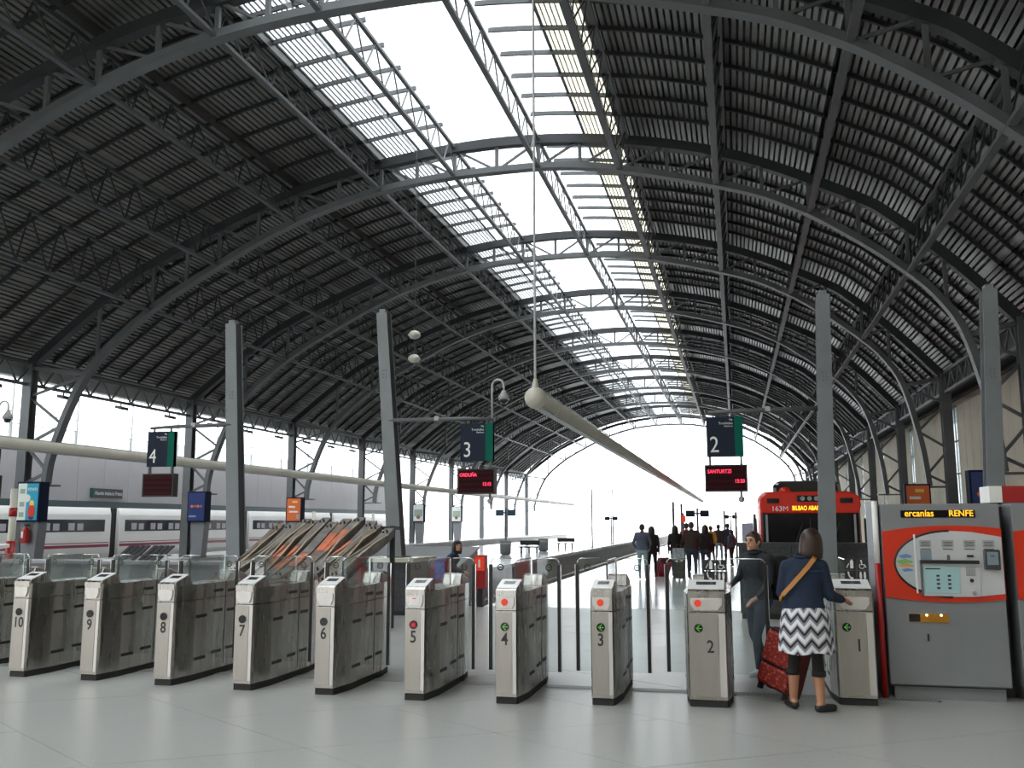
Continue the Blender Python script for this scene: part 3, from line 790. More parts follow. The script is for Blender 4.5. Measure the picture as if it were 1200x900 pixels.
# ================================================================== leaning steel poles with platform signs
def lean_pole(bx, bz, tx, tz, yy, w, label, base=None):
    p = thing('steel_pole', label, 'pole', (bx, yy, bz), 0, 'tall grey steel poles behind the gates')
    dx, hh = tx - bx, tz - bz
    B, T = Vector((0, 0, 0)), Vector((dx, 0, hh))
    # two flanges and a web, slightly wider at the foot
    for s in (-1, 1):
        vs = []
        for c, ww in ((B, w * 1.12), (T, w * 0.86)):
            for a, b in ((-1, -1), (1, -1), (1, 1), (-1, 1)): vs.append((c.x + a * ww / 2, s * 0.13 + b * 0.012, c.z))
        MB().add(vs, [(3, 2, 1, 0), (4, 5, 6, 7), (0, 1, 5, 4), (1, 2, 6, 5), (2, 3, 7, 6), (3, 0, 4, 7)]).build('flange', 'pole_grey', p)
    MB().bar(B, T, 0.03, 0.24, (0, 1, 0)).build('web', 'pole_grey', p)
    MB().bar(B + Vector((w * 0.5, 0, 0)), T + Vector((w * 0.36, 0, 0)), 0.02, 0.2, (0, 1, 0)).build('cover_plate', 'steel_dark', p)
    tp = MB().box((dx, 0, hh + 0.03), (w * 0.5, 0.2, 0.1)).build('cap', 'pole_grey', p)
    f = 0.74
    c = B.lerp(T, f)
    for i in range(3):
        for j in range(2): MB().disc((c.x - 0.03 + 0.06 * j, -0.145, c.z + 0.07 * (i - 1)), 0.012, 0.01, 8).build('bolt', 'steel_mid', p)
    MB().lohi((-w * 0.8, -0.24, 0), (w * 0.8, 0.24, 0.025)).build('base_plate', 'steel_mid', p)
    return p
YP = 17.8
lean_pole(-10.08, 0.0, -10.42, 6.0, YP, 0.28, 'tall grey steel pole behind the weathered sculpture, carrying platform sign 4')
lean_pole(-6.6, 1.07, -6.97, 6.05, YP, 0.26, 'tall grey steel pole on a stone block, carrying platform sign 3')
lean_pole(1.53, 0.0, 1.70, 5.88, 17.6, 0.27, 'tall grey steel pole in front of the red train, carrying platform sign 2')
lean_pole(4.30, 0.0, 4.55, 5.86, YP, 0.28, 'tall grey steel pole behind the right hand ticket machine')

mat('sign_navy', (0.016, 0.024, 0.042), 0.6, spec=0.15); mat('sign_green', (0.0, 0.11, 0.08), 0.6, spec=0.15)
mat('led_panel', (0.022, 0.004, 0.006), 0.6, spec=0.1)
mat('led_text', (0.8, 0.03, 0.08), 0.4, emit=(1.0, 0.04, 0.1, 0.35))
mat('led_dim', (0.04, 0.005, 0.008), 0.6, spec=0.1)
mat('dome_grey', (0.35, 0.36, 0.36), 0.4)
def platform_sign(n, cx, z1, label, lines, arm_to, yy=17.6, hook=None, w=0.66, z0=2.94):
    s = thing('platform_sign', label, 'sign', (cx, yy, 0), 0, 'hanging platform signs')
    bd = MB().lohi((-w / 2, -0.05, z0), (w / 2, 0.05, z1)).build('board', 'sign_navy', s)
    MB().lohi((w / 2 - 0.15, -0.054, z0), (w / 2, 0.054, z1)).build('green_stripe', 'sign_green', bd)
    if n:
        lettering('platform_number', n, 0.42, 'white_plastic', bd, (-w / 2 + 0.14, -0.054, z0 + 0.21), sx=0.85)
        for t, z, sz in (('Vía', z1 - 0.06, 0.05), ('Trenbidea', z1 - 0.125, 0.062), ('Platform', z1 - 0.18, 0.045)):
            lettering('sign_text', t, sz, 'white_plastic', bd, (w / 2 - 0.18, -0.054, z), align='RIGHT')
    for sx in (-1, 1): MB().lohi((sx * (w / 2 - 0.05) - 0.02, -0.03, 2.78), (sx * (w / 2 - 0.05) + 0.02, 0.03, z0)).build('hanger', 'steel_mid', s)
    wl = w / 2 + 0.05
    ld = MB().lohi((-wl, -0.09, 2.3), (wl, 0.09, 2.79)).build('led_display', 'black', s)
    MB().lohi((-wl + 0.03, -0.094, 2.33), (wl - 0.03, -0.088, 2.76)).build('led_matrix', 'led_panel', ld)
    for k in range(4): MB().box((0, -0.0955, 2.38 + 0.11 * k), (2 * wl - 0.1, 0.002, 0.05)).build('led_row', 'led_dim', ld)
    for t, x, z, al in lines: lettering('led_text', t, 0.095, 'led_text', ld, (x, -0.098, z), align=al, sx=0.85, bold=0.0015)
    a0 = arm_to - cx
    MB().tube([(a0, 0.1, z1 + 0.12), (0.25 * (1 if a0 > 0 else -1), 0.0, z1 + 0.1), (-0.3 * (1 if a0 > 0 else -1), 0, z1 + 0.08)], [0.045, 0.04, 0.03], 8).build('arm', 'steel_mid', s, True)
    for sx in (-0.2, 0.2): MB().lohi((sx - 0.015, -0.02, z1), (sx + 0.015, 0.02, z1 + 0.1)).build('bracket', 'steel_mid', s)
    MB().box((a0 * 0.45, 0.04, z1 + 0.13), (0.09, 0.09, 0.09)).build('junction_box', 'steel_light', s)
    if lines:
        cm = MB().lohi((wl - 0.14, -0.02, 2.2), (wl - 0.1, 0.02, 2.3)).build('camera_stalk', 'steel_mid', s)
        MB().ball((wl - 0.12, 0, 2.16), 0.06, 12).build('camera_dome', 'dome_grey', cm, True)
    return s
platform_sign('4', -11.88, 3.69, 'platform sign 4, navy and green, above an unlit red display', [], -10.3, w=0.64)
platform_sign('3', -4.89, 3.68, 'platform sign three (3), navy and green, left of the ball-ended light bar', [('ORDUÑA', -0.33, 2.665, 'LEFT'), ('15:15', 0.31, 2.485, 'RIGHT')], -6.77)
platform_sign('2', -0.145, 3.68, 'platform sign two (2), navy and green, left of the red train', [('SANTURTZI', -0.33, 2.665, 'LEFT'), ('15:20', 0.33, 2.485, 'RIGHT')], 1.6)
platform_sign('', -15.95, 3.5, 'platform sign cut off by the left edge, navy with a green stripe', [], -17.5, w=0.64, yy=17.2, z0=2.85)

def hook_camera(x, y, z0, h, d, label, rod=0.0):
    c = thing('dome_camera', label, 'camera', (x, y, z0), 0, 'dome cameras on curved necks')
    P = [(0, 0, -rod), (0, 0, h - d)] + [(d * (1 - math.cos(PI * k / 8)), 0, h - d + d * math.sin(PI * k / 8)) for k in range(1, 9)] + [(2 * d, 0, h - d - 0.12)]
    MB().tube(P, 0.022, 8).build('neck', 'steel_light', c, True)
    MB().lathe([(0, 0.1), (0.04, 0.1), (0.06, 0.05), (0.11, -0.02), (0.11, -0.08), (0, -0.08)], 16, (2 * d, 0, h - d - 0.2)).build('housing', 'dome_grey', c, True)
    MB().ball((2 * d, 0, h - d - 0.28), 0.085, 14).build('dome', 'black_gloss', c, True)
    return c
hook_camera(-4.59, 17.6, 3.78, 0.76, 0.12, 'dome camera on a curved neck above platform sign 3')
hook_camera(-15.72, 17.2, 3.6, 0.82, 0.12, 'dome camera on a curved neck near the left edge')

# ================================================================== tubular light bars
mat('tube_beige', (0.50, 0.48, 0.42), 0.4, noise=(1, 0.06))
def light_bar(x, y0, y1, z, r, label, rods):
    b = thing('light_bar', label, 'light', (x, y0, z), 0, 'long tubular platform lights')
    MB().tube([(0, 0, 0), (0, y1 - y0, 0)], r, 16).build('tube', 'tube_beige', b, True)
    MB().ball((0, 0, 0), r * 1.22, 18).build('end_ball', 'tube_beige', b, True)
    MB().lohi((-r * 0.45, 0.12, -r * 1.06), (r * 0.45, y1 - y0, -r * 0.85)).build('diffuser', 'steel_light', b)
    k = 1.0
    while k < y1 - y0: 
        MB().lathe([(r, -0.03), (r * 1.08, -0.03), (r * 1.08, 0.03), (r, 0.03)], 16, M=MT(0, k, 0) @ Matrix.Rotation(PI / 2, 4, 'X')).build('collar', 'tube_beige', b, True); k += 7.5
    for ry in rods:
        MB().tube([(0, ry, r * 0.9), (0, ry, zat(TOPC, x) - z - 0.3)], 0.016, 6).build('hanger_rod', 'steel_light', b)
        MB().lathe([(0.05, 0), (0.045, 0.05), (0.02, 0.14)], 10, (0, ry, r * 0.95)).build('rod_clamp', 'tube_beige', b, True)
    return b
light_bar(-2.43, 11.5, 72, 3.32, 0.115, 'beige tubular light bar with a ball end hung over the middle platform', [0.0])
light_bar(-14.6, 12.0, 86, 3.4, 0.125, 'beige tubular light bar over the left platform, passing behind sign 4', [])
pn = thing('pendant_lamps', 'two small grey pendant lamps on one thin cable under the left roof', 'lamp', (-9.9, 28.0, 6.97))
MB().tube([(0, 0, 0), (0, 0, 7.72)], 0.008, 5).build('cable', 'steel_mid', pn)
for z in (0.0, 0.78):
    MB().lathe([(0, 0.16), (0.13, 0.12), (0.2, 0.02), (0.2, -0.02), (0.13, -0.1), (0, -0.14)], 14, (0, 0, z)).build('lamp_head', 'tube_beige', pn, True)
# ================================================================== track-end blocks and walls
mat('beige_stone', (0.50, 0.47, 0.38), 0.6, noise=(6, 0.1))
mat('wall_grey', (0.17, 0.18, 0.19), 0.5, noise=(3, 0.12))
b = thing('stone_block', 'dark granite block with a beige top slab under the tall pole', 'stone block', (-6.6, 17.8, 0))
MB().lohi((-0.5, -0.62, 0.08), (0.5, 0.62, 1.0)).build('block', 'granite_dark', b)
MB().lohi((-0.48, -0.6, 0), (0.48, 0.6, 0.08)).build('plinth', 'black', b)
MB().lohi((-0.62, -0.72, 1.0), (0.6, 0.72, 1.07)).build('top_slab', 'beige_stone', b)
b = thing('stone_wall', 'dark granite wall closing the track in front of the red train', 'stone wall', (1.9, 18.2, 0))
for k in range(4): MB().lohi((-1.87 + 0.94 * k, -0.25, 0.1), (-1.87 + 0.94 * (k + 1) - 0.008, 0.25, 1.30)).build('slab', 'granite_dark', b)
MB().lohi((-1.85, -0.23, 0), (1.87, 0.23, 0.1)).build('plinth', 'black', b)
MB().lohi((-1.9, -0.29, 1.30), (1.92, 0.29, 1.37)).build('coping', 'granite_dark', b)
b = thing('track_end_wall', 'grey sloping track-end wall behind the woman with the blue backpack', 'wall', (-7.9, 20.6, 0))
MB().prism([(-0.9, 0), (0.9, 0), (0.9, 1.1), (0.8, 1.13), (-0.85, 0.76), (-0.9, 0.72)], -2.1, 1.95, YZ).build('core', 'wall_grey', b)
MB().prism([(-0.95, 0.74), (0.88, 1.15), (0.88, 1.19), (-0.95, 0.78)], -2.15, 2.0, YZ).build('top_plate', mat('plate_dark', (0.24, 0.25, 0.26), 0.35), b)
mat('plate_slat', (0.05, 0.052, 0.055), 0.5)
b = thing('track_end_wall', 'low grey track-end wall at the left, behind gates 8 to 10', 'wall', (-16.2, 21.0, 0))
MB().lohi((-5.5, -0.3, 0), (5.0, 0.3, 0.75)).build('core', 'wall_grey', b)
MB().lohi((-5.6, -0.5, 0.75), (5.1, 0.5, 0.82)).build('top_plate', 'plate_dark', b)
for cx in (1.3, 2.0):
    for k in range(4): MB().bar((cx - 0.24 + 0.16 * k, -0.25, 0.85), (cx - 0.16 + 0.16 * k, 0.25, 1.18), 0.13, 0.03).build('inclined_slat', 'plate_slat', b)
    MB().bar((cx - 0.3, 0.05, 0.95), (cx + 0.4, 0.05, 0.95), 0.03, 0.03).build('slat_rail', 'plate_slat', b)
# red fire cabinet
b = thing('fire_cabinet', 'red fire cabinet on a dark post beside the track-end wall', 'cabinet', (-5.28, 19.3, 0))
MB().lohi((-0.06, -0.06, 0), (0.06, 0.06, 0.4)).build('post', 'black', b)
MB().lohi((-0.12, -0.1, 0.38), (0.13, 0.1, 1.07)).build('case', 'red_paint', b, bevel=0.01)
MB().lohi((-0.1, -0.106, 0.75), (0.11, -0.098, 1.04)).build('door', 'gate_red', b)
MB().lohi((-0.02, -0.11, 0.82), (0.02, -0.1, 0.98)).build('label_plate', 'white_plastic', b)
# tracks
def track(x, y0, y1, label):
    t = thing('railway_track', label, 'track', (x, y0, -1.1))
    for s in (-1, 1): MB().ibeam((s * 0.83, 0, 0.23), (s * 0.83, y1 - y0, 0.23), 0.1, 0.16, 0.04, 0.03).build('rail', 'rail_steel', t)
    me = MB().lohi((-1.3, -0.12, 0.0), (1.3, 0.12, 0.14)).mesh('sleeper'); me.materials.append(MATS['sleeper'])
    for k in range(36): put('sleeper', me, None, t, (0, 0.5 + 0.65 * k, 0))
    fm = MB()
    for k in range(36, int((y1 - y0) / 0.65) - 1): fm.lohi((-1.3, 0.38 + 0.65 * k, 0), (1.3, 0.62 + 0.65 * k, 0.14))
    tag(fm.build('sleepers', 'sleeper', t), kind='stuff')
track(-7.35, 23.4, 150, 'railway track between the middle and left platforms')
track(2.15, 19.8, 150, 'railway track under the red train')
track(-22.8, 19.8, 150, 'railway track between the left and far left platforms')
# buffer stop under the wall end of track 3
b = thing('buffer_stop', 'dark buffer stop at the end of the middle track', 'buffer', (-7.35, 22.3, -1.1))
for s in (-1, 1):
    MB().bar((s * 0.83, 0.9, 0.0), (s * 0.83, 0.0, 1.2), 0.14, 0.14).build('strut', 'steel_dark', b)
    MB().lathe([(0, 0.0), (0.06, 0.0), (0.06, 0.3), (0.2, 0.3), (0.2, 0.36), (0, 0.36)], 14, M=MT(s * 0.83, 0.0, 1.15) @ Matrix.Rotation(-PI / 2, 4, 'X')).build('buffer_head', 'steel_dark', b, True)
MB().bar((-1.2, 0, 1.15), (1.2, 0, 1.15), 0.2, 0.25).build('beam', 'steel_dark', b)

# ================================================================== weathered plank sculpture behind the gates
mat('weathered', (0.17, 0.16, 0.15), 0.75, noise=(7, 0.35), bump=(25, 0.4))
mat('weathered_brown', (0.17, 0.135, 0.11), 0.75, noise=(6, 0.4), bump=(25, 0.4))
mat('orange_worn', (0.55, 0.15, 0.07), 0.65, noise=(8, 0.3))
mat('pale_cord', (0.5, 0.42, 0.32), 0.8)
sx0, sy0 = -6.95, 13.3
sc_ = thing('plank_sculpture', 'sculpture of slanting weathered planks with orange patches behind gates 6 and 7', 'sculpture', (sx0, sy0, 0))
RUN, RISE, ZB = 1.9, 1.02, 0.74
rnd = random.Random(3)
NP = 11
for k in range(NP):
    x0 = -1.12 + 0.2 * k + rnd.uniform(-0.015, 0.015)
    skew = 0.38
    wav = rnd.uniform(0.02, 0.07); ph = rnd.uniform(0, 6)
    wdt = rnd.uniform(0.14, 0.175); n = 10
    t0, t1 = rnd.uniform(0, 0.12), rnd.uniform(0.9, 1.0)
    vs = []; fs = []
    for i in range(n + 1):
        t = t0 + (t1 - t0) * i / n
        cx = x0 + skew * t + 0.0; cy = RUN * t; cz = ZB + RISE * t + wav * math.sin(5 * t + ph)
        for a, h in ((-1, -0.09), (1, -0.09), (1, 0.05), (-1, 0.05)): vs.append((cx + a * wdt / 2, cy, cz + h))
    for i in range(n):
        for q in range(4): fs.append((i * 4 + q, i * 4 + (q + 1) % 4, (i + 1) * 4 + (q + 1) % 4, (i + 1) * 4 + q))
    fs += [(3, 2, 1, 0), (4 * n, 4 * n + 1, 4 * n + 2, 4 * n + 3)]
    pl = MB().add(vs, fs).build('plank', 'weathered' if k % 3 else 'weathered_brown', sc_)
    def on(t): return Vector((x0 + skew * t, RUN * t, ZB + RISE * t + wav * math.sin(5 * t + ph) + 0.05))
    for t in (t0 + 0.06, t1 - 0.07):
        for q in range(3): MB().lathe([(0.016, -0.01), (0.016, 0.03), (0, 0.03)], 6, on(t + 0.02 * (q % 2)) + Vector((-0.035 + 0.035 * q, 0, 0))).build('bolt', 'black', pl)
    if k in (3, 4, 5, 6, 7, 8):
        ta = {3: .35, 4: .3, 5: .33, 6: .55, 7: .5, 8: .45}[k]; tb = ta + rnd.uniform(0.15, 0.3)
        A, Bq = on(ta), on(tb); m_ = on((ta + tb) / 2)
        P = MB()
        for p, q in ((A, m_), (m_, Bq)): P.bar(p + Vector((0, 0, 0.006)), q + Vector((0, 0, 0.006)), wdt * 0.96, 0.008)
        P.build('orange_patch', 'orange_worn', pl)
    if k not in (5, 6):
        MB().tube([on(t0 + 0.1) + Vector((0.07, 0, 0.0)), on(0.4) + Vector((0.09, 0, 0.02)), on(0.62) + Vector((0.06, 0, 0.03)), on(t1 - 0.1) + Vector((0.08, 0, 0.0))], 0.014, 6).build('cord', 'pale_cord', pl)
        MB().tube([on(t0 + 0.25) + Vector((-0.06, 0, 0.0)), on(0.5) + Vector((0.02, 0, 0.03)), on(0.8) + Vector((0.05, 0, 0.01))], 0.012, 6).build('cord', 'weathered_brown', pl)
for s in (-0.95, 0.0, 0.95):
    MB().bar((s, 0.05, 0), (s, 0.05, ZB), 0.07, 0.07).build('support', 'steel_dark', sc_)
    MB().bar((s + 0.3, RUN - 0.05, 0), (s + 0.3, RUN - 0.05, ZB + RISE - 0.06), 0.07, 0.07).build('support', 'steel_dark', sc_)
    MB().bar((s, 0.05, ZB - 0.08), (s + 0.3, RUN, ZB + RISE - 0.1), 0.06, 0.06).build('rail', 'steel_dark', sc_)
MB().bar((-1.15, 0.1, ZB - 0.06), (1.2, 0.1, ZB - 0.06), 0.06, 0.06).build('crosspiece', 'steel_dark', sc_)
MB().bar((-0.9, RUN - 0.1, ZB + RISE - 0.1), (1.4, RUN - 0.1, ZB + RISE - 0.1), 0.06, 0.06).build('crosspiece', 'steel_dark', sc_)

# ================================================================== advertising boxes at the arch feet
mat('ad_frame', (0.012, 0.02, 0.045), 0.75, spec=0.1)
mat('ad_white', (0.72, 0.76, 0.72), 0.3); mat('ad_teal', (0.03, 0.35, 0.5), 0.3); mat('ad_navy', (0.02, 0.04, 0.16), 0.3); mat('ad_orange', (0.75, 0.16, 0.04), 0.3)
mat('ad_yellow', (0.85, 0.6, 0.15), 0.3); mat('ad_red', (0.6, 0.05, 0.03), 0.3); mat('ad_brown', (0.3, 0.12, 0.05), 0.4)
mat('pedestal', (0.2, 0.21, 0.225), 0.5)
def ad_box(x, y, style, label):
    a = thing('advert_box', label, 'advertising box', (x, y, 0), 0, 'advertising boxes at the arch feet')
    ped = [(-0.42, 0), (0.42, 0), (0.3, 1.75), (-0.3, 1.75)]
    ped = [(-0.28, 0), (0.28, 0), (0.40, 1.8), (-0.40, 1.8)]
    MB().prism(ped, -0.25, 0.25, XZ).build('pedestal', 'pedestal', a)
    MB().lohi((-0.52, -0.42, 1.8), (0.52, 0.1, 3.36)).build('case', 'ad_frame', a, bevel=0.015)
    base = {'teal': 'ad_teal', 'navy': 'ad_navy', 'orange': 'ad_orange', 'white': 'ad_white'}[style]
    f = MB().lohi((-0.46, -0.43, 1.88), (0.46, -0.415, 3.29)).build('poster', base, a)
    def r(nm, x0, z0, x1, z1, m): MB().lohi((x0, -0.433 if nm == 'poster_panel' else -0.438, z0), (x1, -0.428, z1)).build(nm, m, f)
    if style == 'teal':
        r('poster_panel', -0.46, 1.88, -0.06, 3.29, 'ad_white')
        for k, z in enumerate((3.0, 2.5, 2.1)): r('poster_block', -0.36, z - 0.1, -0.14, z + 0.08, mat('ad_sage', (0.3, 0.4, 0.33), 0.4))
        MB().disc((-0.02, -0.434, 2.72), 0.15, 0.01).build('poster_disc', 'ad_white', f)
        lettering('poster_text', 'mvn', 0.26, 'white_plastic', f, (0.2, -0.437, 3.08))
        MB().ball((0.2, -0.43, 2.2), 0.17, 12, (1, 0.05, 1.7)).build('poster_shape', 'ad_red', f, True)
        MB().ball((0.2, -0.43, 2.52), 0.11, 12, (1, 0.05, 1.2)).build('poster_shape', 'ad_yellow', f, True)
        MB().ball((0.2, -0.43, 1.98), 0.13, 12, (1, 0.05, 0.7)).build('poster_shape', 'ad_navy', f, True)
    if style == 'navy':
        for k in range(4): MB().ball((-0.25 + 0.17 * k, -0.43, 2.6), 0.08, 10, (1, 0.05, 0.9)).build('poster_shape', 'ad_brown' if k % 2 else 'ad_orange', f, True)
        r('poster_block', -0.4, 2.05, 0.0, 2.14, mat('ad_lilac', (0.25, 0.28, 0.45), 0.4))
    if style == 'orange':
        r('poster_block', -0.1, 3.0, 0.25, 3.14, 'ad_yellow'); r('poster_block', -0.35, 2.7, 0.1, 2.82, 'ad_white'); r('poster_block', -0.3, 2.4, 0.3, 2.5, 'ad_white'); r('poster_block', 0.2, 2.0, 0.4, 2.3, mat('ad_sage', (0.3, 0.4, 0.33)))
    if style == 'white':
        r('poster_block', -0.38, 2.3, 0.38, 2.9, mat('ad_sage', (0.3, 0.4, 0.33))); MB().ball((0, -0.43, 2.3), 0.2, 12, (1, 0.05, 1.2)).build('poster_shape', 'ad_brown', f, True)
    return a
ad_box(-26.75, 31.5, 'teal', 'advertising box with a teal and white poster at the left edge')
ad_box(-26.85, 43.4, 'navy', 'advertising box with a dark blue poster, left of the weathered sculpture')
ad_box(-27.3, 55.2, 'orange', 'advertising box with an orange poster above the weathered sculpture')
ad_box(-27.2, 79.0, 'white', 'pale advertising box on the far left platform, left of the other pale one')
ad_box(-27.2, 90.6, 'white', 'pale advertising box on the far left platform, farthest of the row')
ad_box(7.65, 43.6, 'orange', 'advertising box with an orange poster by the right wall')
ad_box(7.72, 32.4, 'navy', 'advertising box with a dark blue poster by the right wall')
fe = thing('fire_extinguisher', 'red fire extinguisher hung on the pedestal of the teal advertising box', 'extinguisher', (-26.75, 31.08, 1.0))
MB().lathe([(0, 0), (0.16, 0), (0.17, 0.06), (0.17, 0.45), (0.1, 0.56), (0.04, 0.6), (0.04, 0.66), (0, 0.66)], 14).build('cylinder', 'red_paint', fe, True)
MB().lohi((-0.05, -0.18, 0.2), (0.05, -0.165, 0.45)).build('label_plate', 'white_plastic', fe)
MB().lohi((-0.04, -0.04, 0.64), (0.14, 0.04, 0.72)).build('handle', 'black', fe)

# ================================================================== low fascia with glass screen beyond the left columns, white train under it
YF0 = 14.0
fa = thing('wall_left', None, None, (-31.7, YF0, 0), kind='structure')
pm = MB().lohi((-0.08, 0.012, 2.85), (0.08, 1.99, 5.2)).mesh('panel'); pm.materials.append(MATS['fascia'])
for k in range(34): put('panel', pm, None, fa, (0, 2.0 * k, 0))
MB().lohi((-0.3, 0, 2.55), (0.1, 68, 2.85)).build('edge_beam', mat('teal_steel', (0.06, 0.09, 0.10), 0.45), fa)
sp = thing('glass_screen', 'pale glass screen with thin posts on top of the grey fascia', 'screen', (-32.2, YF0, 5.18))
post = MB().lohi((-0.05, -0.05, 0), (0.05, 0.05, 3.2)).mesh('post'); post.materials.append(MATS['steel_light'])
gp = MB().lohi((-0.01, 0.05, 0.05), (0.01, 4.35, 1.15)).mesh('glass_pane'); gp.materials.append(MATS['screen_glass'])
for k in range(15):
    put('post', post, None, sp, (0, 4.4 * k, 0)); put('glass_pane', gp, None, sp, (0, 4.4 * k, 0))
for z in (0.5, 1.15, 1.7): MB().tube([(0, 0, z), (0, 63, z)], 0.02, 5).build('cable', 'steel_mid', sp)
ab = thing('name_board', 'dark board with the station name on the grey fascia', 'sign', (-31.6, 42.2, 3.27))
MB().lohi((0, -1.25, -0.24), (0.06, 1.25, 0.24)).build('board', mat('board_dark', (0.045, 0.055, 0.06), 0.4), ab)
lettering('name_text', 'Abando Indalecio Prieto', 0.27, 'white_plastic', ab, (0.065, 0.12, 0.0), rot=(PI / 2, 0, PI / 2), sx=0.82)
MB().lohi((0.06, -1.25, -0.24), (0.065, -1.08, 0.24)).build('green_stripe', 'sign_green', ab)
cp0 = None
for k, yy in enumerate((48.7, 66.0, 78.0)):
    p_ = thing('canopy_post', 'cream round post under the grey fascia, %s from the left' % NUM[k + 1], 'post', (-31.2, yy, 0), 0, 'cream posts under the fascia')
    MB().tube([(0, 0, 0), (0, 0, 2.6)], 0.12, 10).build('shaft', 'cream_paint', p_, True)
    MB().tube([(0, 0, 1.25), (0, 0, 1.5)], 0.13, 10).build('band', 'steel_mid', p_, True)
rp = thing('barrier_post', 'white post with red bands in front of the left track end', 'post', (-20.35, 23.1, 0))
MB().tube([(0, 0, 0.1), (0, 0, 2.75)], 0.1, 10).build('shaft', 'cream_paint', rp, True)
MB().tube([(0, 0, 1.95), (0, 0, 2.2)], 0.11, 10).build('band', 'red_paint', rp, True)
MB().tube([(0, 0, 0.0), (0, 0, 1.25)], 0.13, 10).build('sleeve', 'red_paint', rp, True)

mat('train_white', (0.86, 0.86, 0.83), 0.3, noise=(0.4, 0.03)); mat('train_window', (0.03, 0.035, 0.045), 0.08)
mat('train_stripe', (0.28, 0.015, 0.06), 0.35); mat('train_under', (0.02, 0.02, 0.022), 0.7)
mat('seat_lilac', (0.45, 0.43, 0.48), 0.6)
def coach(y0, y1, label):
    c = thing('train_coach', label, 'train coach', (-34.0, y0, -1.1), 0, 'coaches of the white train')
    L_ = y1 - y0
    prof = [(-1.4, 0.9), (1.4, 0.9), (1.45, 1.3), (1.45, 3.3), (1.3, 3.9), (0.8, 4.15), (-0.8, 4.15), (-1.3, 3.9), (-1.45, 3.3), (-1.45, 1.3)]
    XZY = Matrix(((1, 0, 0, 0), (0, 0, 1, 0), (0, 1, 0, 0), (0, 0, 0, 1)))
    MB().prism(prof, 0, L_, XZY).build('body', 'train_white', c)
    MB().lohi((1.44, 0.5, 2.42), (1.465, L_ - 0.5, 3.04)).build('window_band', 'train_window', c)
    k = 0.9
    while k + 1.5 < L_ - 0.5:
        w = MB().lohi((1.46, k, 2.47), (1.472, k + 1.4, 2.99)).build('window', 'train_window', c)
        MB().lohi((1.472, k + 0.15, 2.5), (1.476, k + 0.6, 2.86)).build('seat_back', 'seat_lilac', w); MB().lohi((1.472, k + 0.8, 2.5), (1.476, k + 1.25, 2.84)).build('seat_back', 'seat_lilac', w)
        k += 1.75
    for z0, z1, m in ((1.62, 1.76, 'train_stripe'), (1.83, 1.87, 'train_stripe')): MB().lohi((1.45, 0.1, z0), (1.462, L_ - 0.1, z1)).build('stripe', m, c)
    MB().lohi((-1.2, 0.2, 0.35), (1.2, L_ - 0.2, 0.9)).build('underframe', 'train_under', c)
    for yy in (1.2, L_ - 1.2):
        MB().disc((0.75, yy, 0.45), 0.42, 0.12, 18, 'X').build('wheel', 'train_under', c)
    MB().lohi((-1.25, L_, 1.0), (1.25, L_ + 0.7, 3.9)).build('gangway', 'train_under', c)
    return c
coach(15.5, 30.2, 'white train coach at the far left edge, partly hidden by the advertising box')
coach(30.9, 44.0, 'white train coach with red stripes, left of the dark gangway')
coach(44.7, 58.0, 'white train coach with red stripes, right of the dark gangway')
coach(58.7, 72.0, 'white train coach behind the weathered sculpture')
coach(72.7, 86.0, 'white train coach farthest down the left track')

# ================================================================== red train
mat('train_red', (0.70, 0.03, 0.015), 0.22); mat('train_black', (0.008, 0.008, 0.010), 0.12); mat('led_yellow', (0.9, 0.75, 0.02), 0.4, emit=(1, 0.75, 0.02, 0.4))
mat('lamp_glass', (0.3, 0.32, 0.33), 0.15)
tr = thing('commuter_train', 'red commuter train front with a black windscreen, numbered 163M', 'train', (2.06, 28.0, -1.1))
def sec(w, zt, z0, r=0.35, n=6):
    P = [(-w, z0), (w, z0)]
    P += [(w - r + r * math.cos(PI / 2 * k / n), zt - r * 0.75 + r * 0.75 * math.sin(PI / 2 * k / n)) for k in range(n + 1)]
    P += [(-w + r - r * math.sin(PI / 2 * k / n), zt - r * 0.75 + r * 0.75 * math.cos(PI / 2 * k / n)) for k in range(n + 1)]
    return P
def loft_y(secs):
    n = len(secs[0][1]); vs = []; fs = []
    for y, P in secs: vs += [(x, y, z) for x, z in P]
    for i in range(len(secs) - 1):
        for k in range(n):
            k2 = (k + 1) % n; fs.append((i * n + k, i * n + k2, (i + 1) * n + k2, (i + 1) * n + k))
    fs.append(tuple(range(n))[::-1] if False else tuple(range(n))); fs.append(tuple(range(len(secs) * n - 1, (len(secs) - 1) * n - 1, -1)))
    return MB().add(vs, fs)
loft_y([(0.25, sec(1.36, 3.62, 0.5)), (0.5, sec(1.42, 3.72, 0.5)), (1.4, sec(1.45, 3.76, 0.5)), (24, sec(1.45, 3.76, 0.5))]).build('body', 'train_red', tr)
# brow (red) carrying number and destination
brow = [(1.32, 3.09), (1.39, 3.3), (1.37, 3.55), (1.2, 3.66), (0.5, 3.70), (-0.5, 3.70), (-1.2, 3.66), (-1.37, 3.55), (-1.39, 3.3), (-1.32, 3.09)]
bw_ = MB().prism(brow[::-1], 0, 0.34, MT(0, 0.3, 0) @ XZ).build('brow', 'train_red', tr, bevel=0.04)
wsh = MB().prism([(-1.31, 2.0), (1.31, 2.0), (1.33, 3.12), (-1.33, 3.12)], 0, 0.3, MT(0, 0.28, 0) @ XZ).build('windscreen', 'train_black', tr, bevel=0.03)
for s in (-1, 1):
    MB().lohi((s * 1.20 - 0.03, -0.06, 2.02), (s * 1.20 + 0.03, -0.02, 3.06)).build('pillar', 'lamp_glass', wsh)
MB().lohi((-0.015, -0.035, 2.02), (0.015, -0.018, 3.0)).build('centre_pillar', 'black', wsh)
